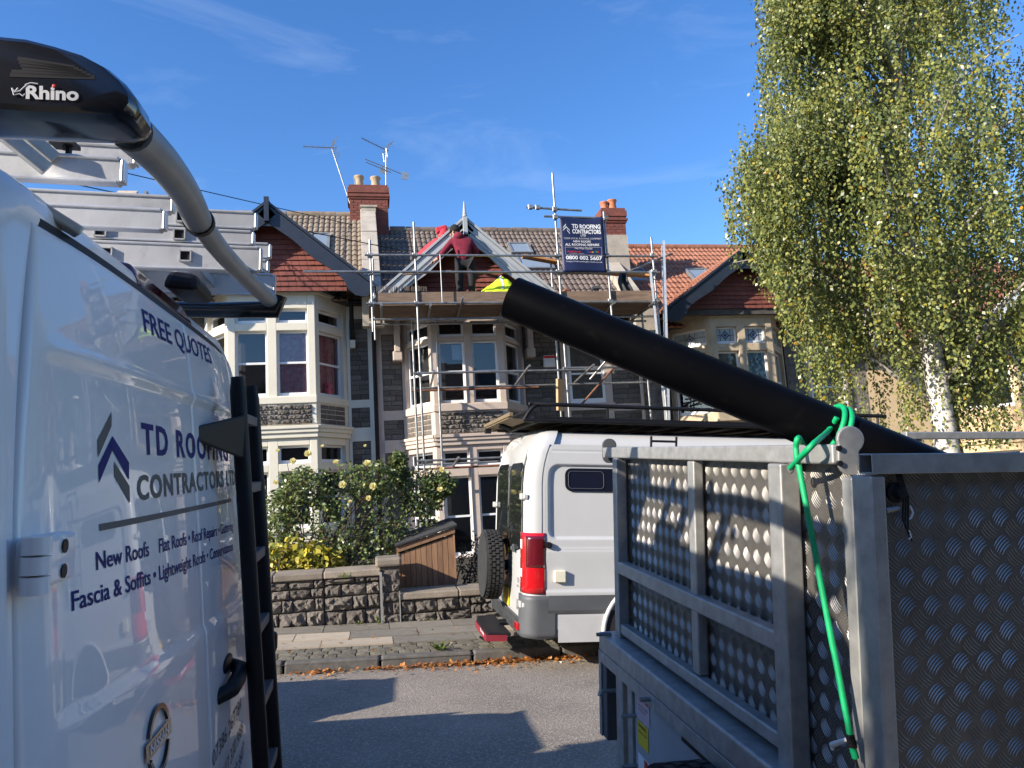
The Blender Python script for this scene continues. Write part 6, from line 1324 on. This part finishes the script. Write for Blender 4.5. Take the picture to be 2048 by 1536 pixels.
def strand(p, L_, yb):
    global nst
    x, y, z = p; n = int(L_/.034); sway = wt.uniform(-.06, .06); sy = wt.uniform(-.06, .06); pts = []
    hue = wt.random()
    for i in range(n):
        t = i/n; zz = z-L_*t; xx = x+sway*t*L_+.02*math.sin(i*.3); yy = y+sy*t*L_
        if i % 8 == 0: pts.append((xx, yy, zz))
        if xx < (lf(zz)+wt.uniform(-.05, .22))*yy/10.6 or zz < 1.95: break
        if any(((xx-hx)/rx)**2+((zz-hz)/rz)**2 < 1 for hx, hz, rx, rz in holes): continue
        if wt.random() < .22: continue
        if abs(xx-9.09) < .17 and yy < 10.62 and (math.sin(zz*2.1)+.35 > 0 or zz < 3.6) and wt.random() < .85: continue
        a = wt.uniform(0, 6.283); Cc.append((xx+.025*math.cos(a), yy+.025*math.sin(a), zz)); Dd.append((math.cos(a)*.7, math.sin(a)*.7, -wt.uniform(.5, 1.3))); Sz.append(wt.uniform(.045, .078))
        u = wt.random(); 
        if u < .006: c = (.50, .26, .02)
        elif u < .03: c = (.40, .33, .035)
        elif u < .25+.4*(hue > .6): c = (.32, .325, .085)
        elif u < .70: c = (.20, .235, .066)
        else: c = (.12, .155, .05)
        s_ = wt.uniform(.75, 1.25); Cl.append((c[0]*s_, c[1]*s_, c[2]*s_))
    if len(pts) > 2: tw.tube([p]+[Vector(q) for q in pts], .0028, 3, cap=False)
    nst += 1
for p, b_ in tips:
    lc = wt.uniform(.6, 1.9)
    for k in range(wt.choice((3, 4, 6))):
        q_ = b_+Vector((wt.gauss(0, .11), wt.gauss(0, .11), wt.gauss(0, .1))); strand(q_, lc*wt.uniform(.7, 1.15)*(1.3 if q_.z < 7.5 else 1), None)
leafobj = link('crown', leaf_mesh('crown', leafm, Cc, Dd, rv(len(Cc)), Sz, Cl, .72), BT, mwof(BT).inverted()); leafobj['kind'] = 'stuff'
tw.build('twigs', twigm, BT, world=True, fix=False, kind='stuff')
print('birch leaves', len(Cc), 'strands', nst)
# rose bush
def bush(name, label, cat, ell, n, size, cols, p, stems, hollow=.35, parentmat=None, zmin=.3):
    c0 = ell[0]; t = thing(name, label, cat, (c0[0], c0[1], zmin))
    C, S_ = [], []
    per = n//len(ell)
    for (cx, cy, cz, rx, ry, rz) in ell:
        d = rv(per); rr = rng.uniform(hollow, 1, (per, 1))**.5; q = d*rr*np.array([rx, ry, rz])*(1+.22*np.sin(d[:, :1]*7+cx*5)*np.cos(d[:, 2:]*6+cz))+np.array([cx, cy, cz]); C.append(q); 
    C = np.concatenate(C); C = C[C[:, 2] > zmin]; nn = len(C); D = rv(nn)*.8+np.array([0, -.35, -.15]); s_ = rng.uniform(.7, 1.3, nn)*size
    o = link('foliage', leaf_mesh('foliage', leafm, C, D, rv(nn)+np.array([-.3, -.5, .7]), s_, pick(nn, cols, p), .62), t, mwof(t).inverted()); o['kind'] = 'stuff'
    m = MB()
    for k in range(stems):
        e = ell[k % len(ell)]; b0 = Vector((c0[0]+random.uniform(-.5, .5), c0[1]+random.uniform(-.2, .2), zmin-.1)); tp_ = Vector((e[0]+random.uniform(-.6, .6)*e[3], e[1]+random.uniform(-.6, .6)*e[4], e[2]+e[5]*random.uniform(.5, 1.25))); m.tube([b0, b0.lerp(tp_, .5)+Vector((random.uniform(-.1, .1), -.1, .1)), tp_], [.014, .009, .004], 5)
    m.build('stems', twigm, t, world=True); return t
RB = bush('rose_bush', 'tall green rose bush with pale yellow blooms behind the taller wall', 'bush', [(-.85, 11.0, 1.45, .62, .45, .62), (-.2, 11.0, 1.35, .72, .5, .78), (.35, 11.1, 1.4, .6, .45, .72), (-.9, 10.95, 1.95, .38, .3, .30), (.0, 11.0, 2.0, .5, .3, .28), (.75, 11.15, 1.75, .36, .3, .40), (1.02, 11.15, 1.85, .24, .2, .2), (-.35, 10.9, .95, .95, .35, .35), (.42, 11.1, 2.15, .14, .14, .26), (-1.25, 11, 1.5, .25, .25, .5)], 14500, .055, [(.15, .205, .06), (.09, .135, .04), (.24, .285, .10), (.30, .28, .09), (.16, .06, .045)], [.42, .28, .21, .07, .02], 34)
rosem = M('rose_petal', (.80, .70, .26), .6, col2=(.82, .78, .50), scale=12, transl=.25)
pet = MB()
for k in range(3):
    for i in range(6):
        a = i*1.047+k*.5; rr_ = .058-.016*k; h = .012+.013*k; ca, sa = math.cos(a), math.sin(a); pet.add([(0, 0, -.02), (rr_*(ca-.55*sa), rr_*(sa+.55*ca), h), (rr_*1.12*ca, rr_*1.12*sa, h+.022), (rr_*(ca+.55*sa), rr_*(sa-.55*ca), h)], [(0, 1, 2, 3)])
pet_me = pet.mesh('rose', rosem, fix=False)
for px, py, s_ in ((734, 928, 1.15), (685, 970, 1.05), (746, 973, 1.0), (616, 908, 1.0), (586, 923, .9), (672, 925, .85), (737, 997, .75), (884, 940, .8), (880, 980, .9), (700, 1022-18, .6), (556, 902, .6), (645, 893, .55), (552, 965, .7), (730, 892, .45)):
    p = onY(px, py, 10.62); link('rose', pet_me, RB, Matrix.Translation(p) @ Matrix.Rotation(rad(random.uniform(35, 75)), 4, 'X') @ Matrix.Rotation(random.uniform(0, 6), 4, 'Z') @ Matrix.Diagonal((s_*.8, s_*.8, s_*.8, 1)), world=True)
bush('golden_shrub', 'bright yellow leaved shrub low behind the taller wall', 'shrub', [(-1.05, 10.55, 1.0, .42, .22, .30), (-.75, 10.5, .95, .32, .2, .22), (-1.3, 10.6, .95, .25, .2, .25), (-.55, 10.55, .92, .2, .15, .16)], 1500, .095, [(.52, .44, .05), (.60, .55, .14), (.30, .30, .05), (.16, .20, .04)], [.45, .25, .2, .1], 10, zmin=.6)
bush('garden_plant', 'dark shrub between the bin store and the camper', 'shrub', [(1.45, 11.0, .75, .3, .25, .35), (1.7, 11.2, .6, .3, .25, .3)], 1600, .04, [(.035, .05, .018), (.02, .03, .012), (.16, .03, .05)], [.5, .44, .06], 8)
# unseen evergreen added behind the viewpoint only to shade the trailer's side wall
CF = bush('shade_conifer', 'added dark columnar evergreen, unseen behind the viewpoint, shading the trailer side', 'tree', [(-4.5, -1.15, z, .50 if z < 6 else .34, .50 if z < 6 else .34, .8) for z in (.6, 1.6, 2.6, 3.6, 4.6, 5.6, 6.4)], 9000, .09, [(.03, .05, .02), (.05, .075, .03)], [.6, .4], 6, hollow=.75)
m = MB(); m.lathe([(.1, 0), (.40, .3), (.49, 1.5), (.49, 4.2), (.46, 5.6), (.3, 6.5), (0, 7.1)], (-4.5, -1.15, 0), 14); m.build('crown_core', M('shade_conifer_core', (.02, .03, .012), .95), CF, world=True, smooth=60)
# weeds and fallen leaves
for px, py, n, s_, lab in ((882, 1300, 60, .045, 'green weed growing in the kerb joint by the gutter'), (755, 1240, 26, .03, 'small weed at the foot of the stone pier'), (690, 1155, 36, .03, 'little fern growing from the taller wall face'), (720, 1255, 14, .03, 'dry weed at the foot of the taller wall'), (868, 1240, 12, .022, 'tiny weed at the foot of the lower wall')):
    y = {1300: 8.16, 1240: 9.84, 1155: 9.86, 1255: 9.82}[py]; c = onY(px, py, y); k = n; base = np.array([c.x, c.y, c.z]) if py == 1155 else np.array([c.x, c.y, pz(c.x, y)])
    D = rv(k)*np.array([1, .5, .5])+np.array([0, -.15, .55]); Cp = base+np.abs(rng.normal(size=(k, 1)))*.03*D; wd_ = leaf_mesh('weed', leafm, Cp, D, rv(k), rng.uniform(.6, 2.0, k)*s_, pick(k, [(.13, .20, .03), (.22, .26, .06), (.09, .13, .03)], [.5, .3, .2]), .3)
    setp(link('weed', wd_), lab, 'weed')
k = 1050; xs_ = np.concatenate([rng.normal(1.05, .35, k//3), rng.uniform(-.1, 2.1, k//3), rng.normal(1.75, .22, k//6), rng.normal(-.55, .12, k//12), rng.uniform(-2, 3, k-2*(k//3)-k//6-k//12)]); ys_ = 7.985-np.abs(rng.normal(0, .06, k))*rng.choice([.6, 1, 1, 3.5], k); zz = np.array([zr(a, b) for a, b in zip(xs_, ys_)])+rng.uniform(.004, .03, k)
lm_ = leaf_mesh('fallen_leaves', leafm, np.stack([xs_, ys_, zz], 1), rv(k)*np.array([1, 1, .35]), rv(k)*.5+np.array([0, -.2, 1.]), rng.uniform(.025, .055, k), pick(k, [(.50, .20, .05), (.36, .12, .03), (.55, .30, .10), (.22, .09, .035)], [.4, .25, .2, .15]), .75)
setp(link('fallen_leaves', lm_), 'orange brown fallen leaves along the far gutter', 'leaves', kind='stuff')
k = 90; xs_ = rng.uniform(-2.4, 3, k); ys_ = rng.uniform(8.2, 9.85, k); zz = np.array([pz(a, b) for a, b in zip(xs_, ys_)])+.008
lm_ = leaf_mesh('fallen_leaves', leafm, np.stack([xs_, ys_, zz], 1), rv(k)*np.array([1, 1, .2]), rv(k)*.4+np.array([0, -.1, 1.]), rng.uniform(.02, .06, k), pick(k, [(.40, .22, .07), (.25, .12, .04)], [.6, .4]), .75)
setp(link('fallen_leaves', lm_), 'few scattered dry leaves on the far pavement', 'leaves', kind='stuff')
